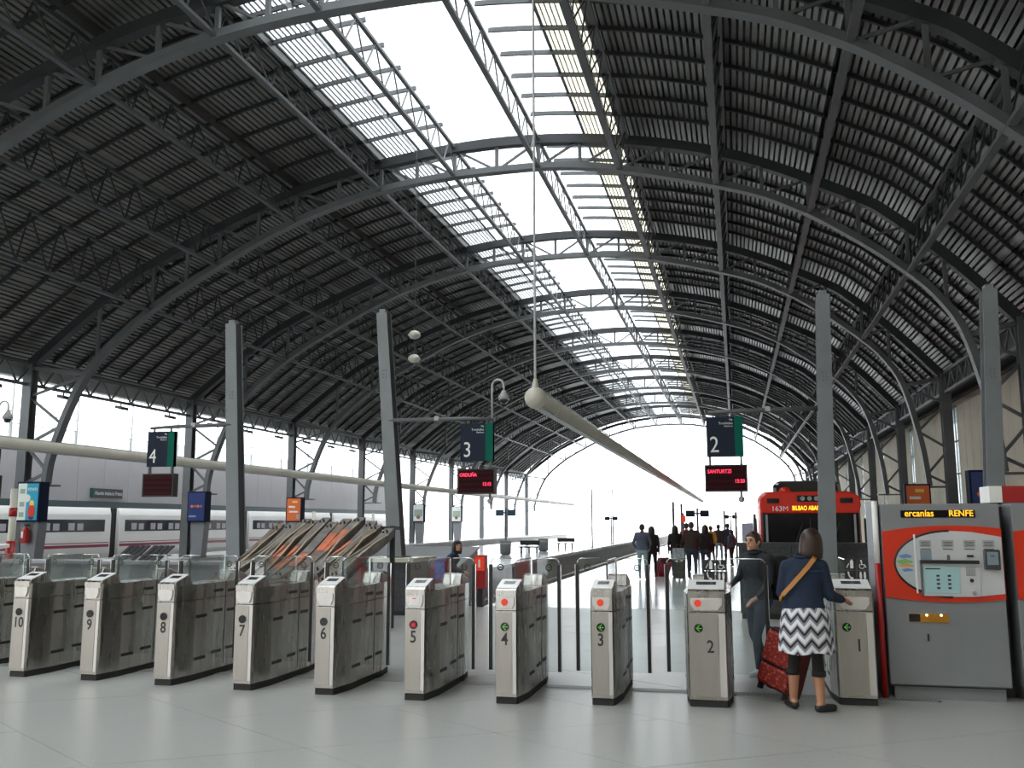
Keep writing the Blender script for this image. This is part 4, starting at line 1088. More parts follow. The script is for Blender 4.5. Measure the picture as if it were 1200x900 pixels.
MB().bar((-0.5, -0.05, 2.05), (-0.2, -0.05, 2.85), 0.03, 0.02).build('wiper', 'black', wsh)
MB().bar((0.5, -0.05, 2.05), (0.8, -0.05, 2.85), 0.03, 0.02).build('wiper', 'black', wsh)
for cx in (-1.0, 1.0): MB().lohi((cx - 0.17, -0.06, 3.38), (cx + 0.17, -0.03, 3.52)).build('marker_lamp', 'lamp_glass' if False else 'black_gloss', bw_)
hl = MB().lohi((-0.34, -0.07, 3.42), (0.3, -0.03, 3.6)).build('headlamp_box', 'black_gloss', bw_)
for cx in (-0.19, 0.0, 0.19): MB().disc((cx, -0.075, 3.51), 0.065, 0.03).build('headlamp', 'lamp_glass', hl)
lettering('train_number', '163M', 0.2, 'white_plastic', bw_, (-0.82, -0.043, 3.22), sx=1.05)
lettering('destination', 'BILBAO ABANDO', 0.185, 'led_yellow', bw_, (0.0, -0.043, 3.235), sx=0.66, bold=0.0)
rf = loft_y([(0.7, sec(0.86, 4.02, 3.6, 0.25)), (1.0, sec(0.95, 4.06, 3.6, 0.25)), (9, sec(0.95, 4.06, 3.6, 0.25))]).build('roof_unit', 'train_black', tr)
MB().ball((-0.62, 0.75, 3.74), 0.16, 14, (1.2, 1, 0.9)).build('horn_cover', 'train_red', rf, True)
MB().lohi((-1.4, 0.2, 0.5), (1.4, 0.4, 2.0)).build('lower_front', 'train_red', tr)
for cx in (-1.0, 1.0): MB().disc((cx, 0.17, 1.6), 0.13, 0.06).build('headlamp', 'lamp_glass', tr)
MB().lohi((-0.25, -0.2, 0.75), (0.25, 0.25, 1.1)).build('coupler', 'train_under', tr)
for s in (-1, 1): MB().lohi((s * 1.52 - 0.05, 0.15, 2.2), (s * 1.52 + 0.05, 0.25, 2.95)).build('mirror', 'black', tr)
for k in range(8): MB().lohi((-1.47, 2.5 + 2.6 * k, 2.2), (-1.44, 4.3 + 2.6 * k, 3.0)).build('side_window', 'train_black', tr)
pm_ = thing('platform_mirror', 'grey driver mirror on a dark post left of the red train', 'mirror', (0.28, 25.0, 0))
MB().lohi((0.16, -0.03, 0), (0.22, 0.03, 1.95)).build('post', 'black', pm_)
MB().lohi((-0.14, -0.05, 1.28), (0.15, 0.0, 1.72)).build('mirror_face', mat('mirror_lilac', (0.33, 0.33, 0.42), 0.3), pm_)

# ================================================================== platform furniture in the distance
def bin_(x, y, label):
    o = thing('litter_bin', label, 'bin', (x, y, 0)); o.scale = (0.72, 0.72, 0.66)
    MB().lathe([(0, 0.05), (0.42, 0.05), (0.45, 1.1), (0.4, 1.15), (0, 1.15)], 14).build('drum', 'pole_grey', o, True)
    MB().tube([(0, 0, 0), (0, 0, 0.06)], 0.3, 12).build('foot', 'black', o)
    MB().lathe([(0.45, 0.85), (0.47, 0.87), (0.47, 0.95), (0.45, 0.97)], 14).build('rim', 'steel_light', o, True)
bin_(-12.4, 50.5, 'grey litter bin on the left platform, nearer of two')
bin_(-11.6, 57.0, 'grey litter bin on the left platform, farther of two')
def bench(x, y, label):
    o = thing('bench', label, 'bench', (x, y, 0)); o.scale = (0.42, 0.8, 0.75)
    MB().lohi((-1.4, -0.3, 0.42), (1.4, 0.3, 0.5)).build('seat', 'black', o)
    MB().lohi((-1.4, 0.24, 0.6), (1.4, 0.3, 0.95)).build('backrest', 'black', o)
    for sx in (-1.1, 0, 1.1):
        MB().lohi((sx - 0.04, -0.25, 0), (sx + 0.04, 0.25, 0.42)).build('leg', 'black', o)
        MB().lohi((sx - 0.03, 0.22, 0.5), (sx + 0.03, 0.3, 0.95)).build('back_support', 'black', o)
bench(-11.7, 53.4, 'dark bench on the left platform between the two litter bins')
bench(-11.2, 62.5, 'dark bench on the left platform beyond the farther litter bin')
def board(x, y, z, w, h, label, two=True, m='sign_navy', post=0.05, ph=None):
    o = thing('platform_board', label, 'sign', (x, y, 0))
    MB().tube([(0, 0, 0), (0, 0, ph or z + h / 2 + 0.1)], post, 8).build('post', 'steel_mid', o)
    for s in ((-1, 1) if two else (0,)): MB().lohi((s * (w / 2 + 0.12) - w / 2, -0.07, z - h / 2), (s * (w / 2 + 0.12) + w / 2, 0.07, z + h / 2)).build('panel', m, o, bevel=0.01)
    if two: MB().lohi((-0.15, -0.03, z - 0.04), (0.15, 0.03, z + 0.04)).build('bracket', 'steel_mid', o)
    return o
board(-1.75, 45.0, 2.15, 0.42, 0.3, 'pair of dark hanging displays on a post, middle platform, nearer')
board(-0.4, 75.0, 2.15, 0.4, 0.3, 'pair of small dark displays on a post, far middle platform')
board(-9.7, 75.0, 2.05, 0.4, 0.3, 'pair of small dark displays on a post, far left platform')
board(-12.75, 52.0, 2.3, 0.46, 0.36, 'pair of blue displays on a post, left platform', m=mat('ad_deep_teal', (0.01, 0.06, 0.1), 0.4))
board(-2.05, 38.0, 1.88, 0.2, 0.26, 'small red sign on a post behind the group of travellers', False, 'gate_red')
for k, (x, y, hh) in enumerate(((-2.55, 40, 2.55), (-2.35, 42.5, 2.5), (0.0, 48.0, 2.2), (-0.6, 52.0, 2.3), (-9.9, 66, 4.0), (-10.2, 80, 4.5))):
    o = thing('slim_post', 'slim grey platform post, %s counted from the front' % NUM[k + 1], 'post', (x, y, 0), 0, 'slim platform posts')
    MB().tube([(0, 0, 0), (0, 0, hh)], 0.05, 8).build('shaft', 'steel_mid', o)
    MB().lathe([(0, 0), (0.12, 0), (0.12, 0.03), (0.05, 0.06)], 10).build('foot', 'steel_mid', o)
    MB().ball((0, 0, hh), 0.06, 8).build('cap', 'steel_mid', o)
# floodlights under the left eaves
fl0 = None
for bi in range(4):
    for q in range(3):
        yy = ARCH_Y[1] + BAY * bi + 2.0 + 3.9 * q
        lab = 'small dark floodlight under the left eaves, %s from the front' % (NUM[bi * 3 + q + 1] if bi * 3 + q + 1 <= 12 else 'last')
        if fl0 is None:
            fl0 = thing('floodlight', lab, 'light', (LCOL, yy, 7.34), 0, 'floodlights under the left eaves')
            MB().bar((0, 0, 0), (0, 0, -0.14), 0.05, 0.05).build('bracket', 'steel_dark', fl0)
            MB().box((0.05, 0, -0.2), (0.35, 0.55, 0.14), ry=0.25).build('lamp_housing', 'steel_dark', fl0)
        else: copy_tree(fl0, (LCOL, yy, 7.34), label=lab)
bx = thing('service_booth', 'grey service counter with a pale top at the left edge behind the gates', 'counter', (-12.6, 13.5, 0))
MB().lohi((-1.5, -0.4, 0.0), (0.2, 0.4, 1.2)).build('body', 'wall_grey', bx)
MB().prism([(-0.5, 1.2), (0.5, 1.34), (0.5, 1.4), (-0.5, 1.26)], -1.6, 0.25, YZ).build('top', 'white_plastic', bx)
# ================================================================== people
def person_mesh(parts, voxel, smooth_it=4):
    """parts: list of ('cap', p, q, r0, r1) tapered limbs and ('loft', [(centre, rx, ry)...]); fused into one continuous surface"""
    b = MB()
    for p in parts:
        if p[0] == 'cap':
            _, a, c, r0, r1 = p; a, c = Vector(a), Vector(c); d = c - a
            L_ = max(d.length, 1e-4); t = d / L_
            pts = []; rs = []
            for k in range(4):
                th = PI / 2 * k / 4; pts.append(a - t * r0 * math.cos(th)); rs.append(max(r0 * math.sin(th), 0.001))
            pts += [a, c]; rs += [r0, r1]
            for k in range(1, 5):
                th = PI / 2 * k / 4; pts.append(c + t * r1 * math.sin(th)); rs.append(max(r1 * math.cos(th), 0.001))
            b.tube(pts, rs, 14)
        elif p[0] == 'ball': b.ball(p[1], p[2], 16, p[3])
        else:
            R = p[1]; n = 20; vs = []; fs = []
            for c, rx, ry in R:
                for k in range(n):
                    th = 2 * PI * k / n; vs.append((c[0] + rx * math.cos(th), c[1] + ry * math.sin(th), c[2]))
            for i in range(len(R) - 1):
                for k in range(n): fs.append((i * n + k, i * n + (k + 1) % n, (i + 1) * n + (k + 1) % n, (i + 1) * n + k))
            fs.append(tuple(range(n - 1, -1, -1))); fs.append(tuple(range((len(R) - 1) * n, len(R) * n)))
            b.add(vs, fs)
    me = b.mesh('figure'); o = bpy.data.objects.new('figure', me); COL.objects.link(o)
    rm = o.modifiers.new('r', 'REMESH'); rm.mode = 'VOXEL'; rm.voxel_size = voxel
    sm = o.modifiers.new('s', 'SMOOTH'); sm.iterations = smooth_it; sm.factor = 0.5
    dg = bpy.context.evaluated_depsgraph_get()
    out = bpy.data.meshes.new_from_object(o.evaluated_get(dg))
    bpy.data.objects.remove(o); bpy.data.meshes.remove(me)
    out.polygons.foreach_set('use_smooth', [True] * len(out.polygons))
    return out
def seg_d(p, a, b):
    d = b - a; t = max(0, min(1, (p - a).dot(d) / max(d.length_squared, 1e-9))); return (p - a - d * t).length
J0 = dict(hipL=(-.09, 0, .88), hipR=(.09, 0, .88), kneL=(-.1, .02, .48), kneR=(.1, .02, .48), ankL=(-.1, -.01, .085), ankR=(.1, -.01, .085), toeL=(-.115, .15, .035), toeR=(.115, .15, .035),
          shL=(-.175, 0, 1.37), shR=(.175, 0, 1.37), elL=(-.23, -.03, 1.1), elR=(.23, -.03, 1.1), wrL=(-.23, .05, .87), wrR=(.23, .05, .87), haL=(-.225, .07, .79), haR=(.225, .07, .79),
          pel=(0, 0, .92), wai=(0, 0, 1.06), che=(0, 0, 1.27), nec=(0, -.005, 1.44), hed=(0, .01, 1.575))
def hand_parts(P, wr, ha, side, face, fr=0.0085):
    """palm and five separate bent fingers; side: thumb direction, face: palm normal"""
    wr, ha = Vector(wr), Vector(ha); d = (ha - wr).normalized(); face = Vector(face).normalized(); sd = d.cross(face).normalized() * side
    P.append(('cap', wr, wr + d * 0.085, 0.021, 0.026)); P.append(('cap', wr + d * 0.04 + sd * 0.018, wr + d * 0.085 + sd * 0.026, 0.016, 0.012)); P.append(('cap', wr + d * 0.04 - sd * 0.016, wr + d * 0.082 - sd * 0.026, 0.016, 0.012))
    for i, (o, ln) in enumerate(((0.029, .07), (0.010, .08), (-0.010, .074), (-0.029, .058))):
        b0 = wr + d * 0.085 + sd * o; k1 = b0 + d * ln * .45 + face * ln * .15; k2 = k1 + (d * .7 + face * .7) * ln * .32; k3 = k2 + (d * .35 + face * .9) * ln * .28
        P += [('cap', b0, k1, fr * 1.1, fr), ('cap', k1, k2, fr, fr * .9), ('cap', k2, k3, fr * .9, fr * .8)]
    t0 = wr + d * 0.03 + sd * 0.02; t1 = t0 + d * 0.03 + sd * 0.03 + face * .01; t2 = t1 + d * 0.034 + sd * .008 + face * .012
    P += [('cap', t0, t1, fr * 1.4, fr * 1.2), ('cap', t1, t2, fr * 1.2, fr)]
def figure(label, loc, rz, h, top, bottom, hair, shoes='black', skin='skin', pose=None, voxel=0.02, coat=0.0, girth=1.0, longhair=False, hands=False, turn=0.0, skirt=None, face=False, sleeve=None, group=None):
    J = dict(J0)
    if pose: J.update(pose)
    s = h / 1.70
    J = {k: Vector(v) for k, v in J.items()}
    P = []
    g = girth
    pel, wai, che, nec, hed = J['pel'], J['wai'], J['che'], J['nec'], J['hed']
    def off(v, x=0, y=0, z=0): return (v.x + x, v.y + y, v.z + z)
    P.append(('loft', [(off(pel, z=-.13), .11 * g, .09 * g), (off(pel, z=-.06), .165 * g, .115 * g), (off(pel, z=.02), .17 * g, .115 * g), (off(wai), .145 * g, .1 * g), (off(wai, z=.09), .15 * g, .102 * g), (off(che), .17 * g, .112 * g), (off(che, z=.07), .18 * g, .108 * g), (off(che, z=.125), .14 * g, .085 * g), (off(nec, z=-.03), .07, .065)]))
    P.append(('cap', nec - Vector((0, 0, .04)), hed - Vector((0, 0, .06)), .052, .048))
    ct, st = math.cos(turn), math.sin(turn)
    def hv(x, y, z): return hed + Vector((x * ct - y * st, x * st + y * ct, z))
    P.append(('ball', hed + Vector((0, 0, .015)), .1, (.78, .93, 1.12)))
    P.append(('ball', hv(0, .03, -.05), .066, (.85, 1.0, 1.0)))
    if face:
        P.append(('cap', hv(0, .098, .01), hv(0, .112, -.02), .009, .013)); P.append(('cap', hv(-.02, .09, -.055), hv(.02, .09, -.055), .011, .011)); P.append(('ball', hv(0, .085, -.09), .024, (1, 1, 1)))
        for q in (-1, 1): P.append(('ball', hv(q * .082, -.005, -.005), .026, (.4, .8, 1.2)))
        P.append(('cap', hv(-.04, .087, .035), hv(.04, .087, .035), .012, .012))
    for q in 'LR':
        P += [('cap', J['hip' + q], J['kne' + q], .083 * g, .055), ('cap', J['kne' + q], J['kne' + q].lerp(J['ank' + q], .35), .055, .056), ('cap', J['kne' + q].lerp(J['ank' + q], .35), J['ank' + q], .056, .036)]
        a, t = J['ank' + q], J['toe' + q]; hl = a + (a - t).normalized() * .03
        P += [('cap', (hl.x, hl.y, a.z - .04), (t.x, t.y, t.z), .042, .034), ('cap', a, (hl.x, hl.y, a.z - .04), .038, .04)]
        P += [('cap', che.lerp(J['sh' + q], .5) + Vector((0, 0, .06)), J['sh' + q], .07, .062 * g), ('cap', J['sh' + q], J['el' + q], .056 * g, .043), ('cap', J['el' + q], J['wr' + q], .043, .029)]
        if hands: hand_parts(P, J['wr' + q], J['ha' + q], (1 if q == 'L' else -1) * hands[0], hands[1])
        else:
            d = (J['ha' + q] - J['wr' + q]).normalized(); P += [('cap', J['wr' + q], J['ha' + q], .03, .032), ('cap', J['ha' + q], J['ha' + q] + d * .07, .028, .014), ('cap', J['ha' + q] + Vector((0, .02, .02)), J['ha' + q] + d * .04 + Vector((0, .045, 0)), .013, .01)]
    me = person_mesh(P, voxel, 3)
    for m in (skin, top, bottom, shoes): me.materials.append(MATS[m])
    S = [(hed, hed, .1, 0), (nec, hed, .05, 0), (pel, wai, .14, 2), (wai, che, .14, 1), (che, nec - Vector((0, 0, .06)), .12, 1)]
    for q in 'LR':
        S += [(J['hip' + q], J['kne' + q], .075, 2), (J['kne' + q], J['ank' + q], .05, 2), (J['ank' + q] - Vector((0, 0, .03)), J['toe' + q], .05, 3), (J['sh' + q], J['el' + q], .05, 1), (J['el' + q], J['wr' + q], .035, 1), (J['wr' + q] + (J['ha' + q] - J['wr' + q]) * .3, J['ha' + q] + (J['ha' + q] - J['wr' + q]), .035, 0)]
    if coat: S = [(a, b_, r, (1 if mi == 2 and (a.z + b_.z) / 2 > coat else mi)) for a, b_, r, mi in S]
    idx = []
    for p in me.polygons:
        c = p.center
        bst = min(S, key=lambda e: seg_d(c, e[0], e[1]) - e[2]); mi = bst[3]
        if mi == 2 and c.z > .90: mi = 1
        idx.append(mi)
    me.polygons.foreach_set('material_index', idx)
    root = thing('person', label, 'person', loc, rz, group)
    root.scale = (s, s, s)
    body = put('body', me, None, root)
    # hair
    hr = MB()
    vs = []
    n = 20; rows = []
    lo = -.14 if longhair else -.03
    prof = [(.125, .0), (.118, .045), (.10, .07), (.06, .093), (.0, .1)]
    R = []
    if longhair:
        lev = [(-.155, .098, .092, -.03), (-.15, .108, .104, -.028), (-.10, .112, .116, -.024), (-.04, .111, .122, -.018), (.03, .104, .124, -.01), (.08, .088, .108, -.006), (.12, .056, .068, -.002), (.138, .014, .018, 0)]
    else:
        lev = [(-.06, .05, .05, -.055), (-.02, .085, .085, -.022), (.03, .088, .1, -.01), (.08, .078, .094, -.002), (.115, .048, .06, 0), (.13, .012, .015, 0)]
    for z, rx, ry, dy in lev:
        for k in range(n):
            th = 2 * PI * k / n; x_, y_ = rx * math.cos(th), ry * math.sin(th) + dy
            if face and y_ > .05 and z < .05: y_ = .05
            vs.append(hv(x_, y_, z + (.006 * math.sin(5 * th) if z < 0 else 0)))
    fs = []
    for i in range(len(lev) - 1):
        for k in range(n): fs.append((i * n + k, i * n + (k + 1) % n, (i + 1) * n + (k + 1) % n, (i + 1) * n + k))
    fs.append(tuple(range(n - 1, -1, -1))); fs.append(tuple(range((len(lev) - 1) * n, len(lev) * n)))
    ho = MB().add(vs, fs).build('hair', hair, root, True)
    if face:
        for q in (-1, 1):
            MB().ball(hv(q * .032, .094, .018), .011, 8, (1.2, .5, .7)).build('eye', 'eye_dark', root)
            MB().bar(hv(q * .017, .102, .038), hv(q * .05, .09, .036), .012, .009).build('eyebrow', hair, root)
        MB().bar(hv(-.022, .1, -.052), hv(.022, .1, -.052), .01, .009).build('mouth', 'lips', root)
    return root, J
mat('skin', (0.52, 0.28, 0.19), 0.5, noise=(5, 0.06)); mat('skin_tan', (0.42, 0.20, 0.115), 0.5, noise=(5, 0.06)); mat('eye_dark', (0.02, 0.015, 0.012), 0.2); mat('lips', (0.35, 0.1, 0.09), 0.5)
mat('hair_brown', (0.03, 0.012, 0.008), 0.45, noise=(40, 0.4), aniso=(1, 1, 0.1)); mat('hair_black', (0.012, 0.009, 0.009), 0.45)
mat('denim', (0.008, 0.018, 0.045), 0.8, noise=(18, 0.3), bump=(70, 0.15)); mat('jeans', (0.03, 0.05, 0.085), 0.85, noise=(10, 0.25)); mat('pale_jeans', (0.22, 0.32, 0.36), 0.85, noise=(8, 0.12))
mat('navy_cloth', (0.012, 0.015, 0.026), 0.8, noise=(8, 0.3)); mat('black_cloth', (0.014, 0.012, 0.012), 0.85); mat('grey_cloth', (0.07, 0.085, 0.12), 0.85, noise=(6, 0.2)); mat('brown_cloth', (0.035, 0.022, 0.017), 0.85)
mat('red_cloth', (0.35, 0.03, 0.06), 0.8); mat('yellow_cloth', (0.55, 0.4, 0.05), 0.8); mat('tan_leather', (0.42, 0.17, 0.03), 0.5); mat('white_shoe', (0.7, 0.7, 0.7), 0.5); mat('blue_nylon', (0.05, 0.28, 0.75), 0.4, noise=(14, 0.5))
# chevron skirt cloth
def chevron():
    m = bpy.data.materials.new('chevron'); m.use_nodes = True; nt = m.node_tree; N = nt.nodes; L = nt.links; b = N['Principled BSDF']; b.inputs['Roughness'].default_value = 0.8
    tc = N.new('ShaderNodeTexCoord'); sp = N.new('ShaderNodeSeparateXYZ'); L.new(tc.outputs['Object'], sp.inputs[0])
    def M(op, a, bb=None, c=None):
        n = N.new('ShaderNodeMath'); n.operation = op
        for i, v in enumerate((a, bb, c)):
            if v is None: continue
            if isinstance(v, (int, float)): n.inputs[i].default_value = v
            else: L.new(v, n.inputs[i])
        return n.outputs[0]
    an = M('ARCTAN2', sp.outputs[0], M('MULTIPLY', sp.outputs[1], -1.0))
    u = M('PINGPONG', M('ADD', M('MULTIPLY', an, 0.225), 10.0), 0.075)
    v = M('ADD', sp.outputs[2], M('MULTIPLY', u, 0.95))
    fr = M('FRACT', M('DIVIDE', v, 0.118))
    r = N.new('ShaderNodeValToRGB'); r.color_ramp.interpolation = 'CONSTANT'
    E = r.color_ramp.elements
    E[0].position = 0; E[0].color = (0.72, 0.72, 0.75, 1); E[1].position = 0.36; E[1].color = (0.22, 0.24, 0.29, 1)
    for p_, c in ((0.6, (0.03, 0.012, 0.02, 1)), (0.84, (0.35, 0.36, 0.4, 1))):
        e = E.new(p_); e.color = c
    L.new(fr, r.inputs[0]); L.new(r.outputs[0], b.inputs['Base Color']); MATS['chevron'] = m
chevron()

# --- woman at the gate, seen from behind
W0 = (0.60, 9.43, 0)
posew = dict(ankL=(-.13, .10, .085), toeL=(-.18, .235, .035), kneL=(-.115, .06, .48), hipL=(-.085, 0, .88), ankR=(.11, -.03, .085), toeR=(.23, .055, .035), kneR=(.10, .03, .48), hipR=(.095, 0, .88),
             pel=(-.005, 0, .92), wai=(.0, .005, 1.06), che=(.02, .02, 1.27), nec=(.055, .05, 1.44), hed=(.10, .075, 1.575),
             shL=(-.145, .02, 1.345), elL=(-.2, .06, 1.09), wrL=(-.15, .22, 1.03), haL=(-.10, .29, 1.02),
             shR=(.175, .01, 1.35), elR=(.245, .03, 1.07), wrR=(.375, .215, 1.02), haR=(.415, .285, 1.01))
wo, J = figure('woman in denim jacket and zigzag skirt at gate 1, seen from behind', W0, 0, 1.68, 'denim', 'black_cloth', 'hair_brown', 'black', 'skin_tan', posew, 0.0085, hands=(1, (0.1, 0.35, -1)), longhair=True, turn=-0.35)
body = [c for c in children(wo) if c.name.startswith('body')][0]
# bare calves below the leggings
for p in body.data.polygons:
    z = p.center.z
    if p.material_index == 2 and z < 0.33: p.material_index = 0
    if p.material_index == 3 and z > 0.075: p.material_index = 0
# jacket
PJ = [('loft', [((-.004, 0, .955), .196, .145), ((-.003, .0, 1.0), .19, .14), ((.0, .005, 1.08), .174, .132), ((.015, .015, 1.2), .182, .136), ((.02, .02, 1.28), .185, .136), ((.03, .025, 1.35), .165, .115), ((.045, .035, 1.41), .115, .09), ((.055, .045, 1.45), .075, .075)])]
for q in 'LR':
    PJ += [('cap', J['che'].lerp(J['sh' + q], .5) + Vector((0, 0, .05)), J['sh' + q] - Vector((0, 0, .005)), .08, .066), ('cap', J['sh' + q], J['el' + q], .066, .054), ('cap', J['el' + q], J['el' + q].lerp(J['wr' + q], .85), .054, .043)]
jm = person_mesh(PJ, 0.012, 4); jm.materials.append(MATS['denim'])
jk = put('jacket', jm, None, wo)
MB().lathe([(.196, 0), (.198, .03), (.194, .03), (.191, 0)], 24, M=MT(-.004, 0, .952) @ Matrix.Diagonal((1, .71, 1, 1))).build('hem_band', 'denim', jk, True)
MB().tube([(.01 + .075 * math.cos(t), .04 + .078 * math.sin(t), 1.445 + .01 * math.sin(t)) for t in [PI * 2 * k / 16 for k in range(17)]], .016, 8, False).build('collar', 'denim', jk, True)
for yy in (1.30,): MB().bar((-.15, -.118, yy), (.19, -.106, yy + .01), .004, .012).build('yoke_seam', mat('seam_blue', (0.012, 0.03, 0.08), 0.8), jk)
# skirt
vs = []; fs = []; n = 72; lev = [(1.0, .165, .125), (.93, .205, .155), (.85, .225, .175), (.75, .235, .185), (.65, .243, .193), (.545, .25, .2)]
for i, (z, rx, ry) in enumerate(lev):
    for k in range(n):
        th = 2 * PI * k / n; w_ = 1 + 0.05 * (i / 5) * math.sin(7 * th + .7) + 0.02 * (i / 5) * math.sin(13 * th)
        vs.append((rx * w_ * math.cos(th), ry * w_ * math.sin(th), z + (0.012 * math.sin(4 * th) if i == 5 else 0)))
for i in range(5):
    for k in range(n): fs.append((i * n + k, (i + 1) * n + k, (i + 1) * n + (k + 1) % n, i * n + (k + 1) % n))
MB().add(vs, fs).build('skirt', 'chevron', wo, True)
# shoulder strap, bag
strap = [(.12, .0, 1.44), (.10, -.085, 1.415), (.03, -.125, 1.33), (-.05, -.13, 1.24), (-.13, -.12, 1.15), (-.19, -.085, 1.08), (-.215, -.02, 1.03)]
sm = MB()
for a, c in zip(strap, strap[1:]): 
    a, c = Vector(a), Vector(c); mid_ = (a + c) / 2; nrm = Vector((mid_.x * .3, mid_.y - 0.02, 0.05)).normalized(); e = (c - a).normalized() * .006
    sm.bar(a - e + nrm * .012, c + e + nrm * .012, .042, .008, nrm)
sm.build('strap', 'tan_leather', wo)
# leggings hem
for q, cx, cy in (('L', -.128, .083), ('R', .1065, .002)): MB().lathe([(.062, 0), (.065, .0), (.066, .05), (.06, .05)], 16, (cx, cy - .005, .325)).build('legging_hem', 'black_cloth', wo, True)

# --- red floral suitcase beside her
def floral():
    m = bpy.data.materials.new('floral'); m.use_nodes = True; nt = m.node_tree; N = nt.nodes; L = nt.links; b = N['Principled BSDF']; b.inputs['Roughness'].default_value = .6
    tc = N.new('ShaderNodeTexCoord'); v = N.new('ShaderNodeTexVoronoi'); v.inputs['Scale'].default_value = 30; L.new(tc.outputs['Object'], v.inputs['Vector'])
    n2 = N.new('ShaderNodeTexNoise'); n2.inputs['Scale'].default_value = 26; L.new(tc.outputs['Object'], n2.inputs['Vector'])
    r = N.new('ShaderNodeValToRGB'); E = r.color_ramp.elements; E[0].position = .1; E[0].color = (.5, .22, .12, 1); E[1].position = .55; E[1].color = (.2, .012, .012, 1); e = E.new(.28); e.color = (.45, .06, .02, 1)
    mx = N.new('ShaderNodeMath'); mx.operation = 'MULTIPLY_ADD'; mx.inputs[1].default_value = .35; L.new(n2.outputs[0], mx.inputs[0]); L.new(v.outputs['Distance'], mx.inputs[2])
    sb = N.new('ShaderNodeMath'); sb.operation = 'SUBTRACT'; sb.inputs[1].default_value = .12; L.new(mx.outputs[0], sb.inputs[0])
    L.new(sb.outputs[0], r.inputs[0]); L.new(r.outputs[0], b.inputs['Base Color']); MATS['floral'] = m
floral()
mat('case_red', (0.10, 0.008, 0.010), 0.6)
def suitcase(loc, rz, tilt, label, m1, m2, sc=1.0, handle=0.3):
    c = thing('suitcase', label, 'suitcase', loc, rz)
    c.rotation_euler = (tilt, 0, rz); c.scale = (sc, sc, sc)
    MB().lohi((-.21, -.12, .05), (.21, .10, .64)).build('shell', m2, c, bevel=.035)
    MB().lohi((-.19, -.175, .30), (.19, -.10, .61)).build('upper_pocket', m1, c, bevel=.03)
    MB().lohi((-.19, -.165, .08), (.19, -.10, .28)).build('lower_pocket', m1, c, bevel=.03)
    for z in (.295, .625): MB().lohi((-.2, -.15, z - .006), (.2, -.1, z + .006)).build('zip', 'black', c)
    MB().tube([(-.08, -.02, .64), (-.08, -.02, .69), (.08, -.02, .69), (.08, -.02, .64)], .014, 8).build('carry_handle', 'black', c, True)
    if handle: MB().tube([(-.1, .07, .6), (-.1, .07, .64 + handle), (.1, .07, .64 + handle), (.1, .07, .6)], .009, 6).build('trolley_handle', 'steel_mid', c, True)
    for sx in (-.16, .16): MB().disc((sx, .06, .045), .045, .04, 14, 'X').build('wheel', 'black', c)
    for sx in (-.16, .16): MB().lohi((sx - .02, -.12, .0), (sx + .02, -.07, .06)).build('foot', 'black', c)
    return c
fc = suitcase((0.345, 9.95, 0.02), -0.75, -0.1, 'red floral suitcase leaning beside the woman in the zigzag skirt', 'floral', 'case_red', 0.98, 0.0)
fc.rotation_euler = (-0.14, 0.26, -0.75); fc.location.z = 0.055

# --- man coming through the wide gate
posem = dict(shL=(-.18, 0, 1.37), elL=(-.25, .05, 1.12), wrL=(-.2, .22, .93), haL=(-.19, .29, .90), shR=(.18, 0, 1.37), elR=(.25, .06, 1.14), wrR=(.19, .26, 1.05), haR=(.17, .34, 1.06),
             kneL=(-.13, .17, .50), ankL=(-.13, .16, .1), toeL=(-.15, .31, .05), ankR=(.1, -.2, .12), kneR=(.1, .0, .48), toeR=(.12, -.06, .035), hed=(0, .045, 1.575), nec=(0, .02, 1.44), che=(0, .01, 1.27))
mo, J = figure('man in a dark jacket with a black backpack behind the glass of gate 2', (0.22, 11.45, 0), math.radians(134), 1.64, 'navy_cloth', 'jeans', 'hair_brown', 'white_shoe', 'skin', posem, 0.010, girth=1.22, hands=(-1, (0, 0.2, -1)), turn=0.15, face=True)
MB().lohi((-.2, -.36, .88), (.2, -.13, 1.42)).build('backpack', 'black_cloth', mo, bevel=.06)
MB().lohi((-.15, -.42, .93), (.15, -.35, 1.15)).build('backpack_pocket', 'black_cloth', mo, bevel=.03)
for s in (-1, 1): MB().tube([(s * .11, -.13, 1.38), (s * .115, -.02, 1.455), (s * .12, .1, 1.36), (s * .13, .115, 1.2), (s * .16, -.02, 1.02)], .018, 8).build('backpack_strap', 'black_cloth', mo, True)
MB().tube([(.07 * math.cos(t), .02 + .07 * math.sin(t), 1.45) for t in [PI * 2 * k / 14 for k in range(15)]], .026, 8, False).build('collar', 'navy_cloth', mo, True)
MB().box((.165, .44, 1.04), (.055, .085, .002), rx=.2).build('ticket', 'white_plastic', mo)
# --- woman with the blue backpack behind the gates
pb = dict(che=(0, .06, 1.25), nec=(0, .11, 1.41), hed=(0, .15, 1.54), shL=(-.16, .07, 1.34), shR=(.16, .07, 1.34), elL=(-.2, .1, 1.08), elR=(.2, .1, 1.08), wrL=(-.12, .28, 1.0), wrR=(.12, .28, 1.0), haL=(-.07, .34, .98), haR=(.07, .34, .98))
bo, J = figure('dark haired woman with a bright blue backpack behind gate 5', (-5.12, 16.6, 0), math.radians(-75), 1.45, 'navy_cloth', 'jeans', 'hair_black', 'black', 'skin', pb, 0.014, longhair=True, turn=-1.1, face=True, girth=1.35)
MB().lohi((-.19, -.32, .85), (.19, -.1, 1.3)).build('backpack', 'blue_nylon', bo, bevel=.05)
for s in (-1, 1): MB().tube([(s * .1, -.07, 1.33), (s * .1, .03, 1.42), (s * .11, .17, 1.3), (s * .14, .05, 1.0)], .016, 6).build('backpack_strap', 'blue_nylon', bo, True)
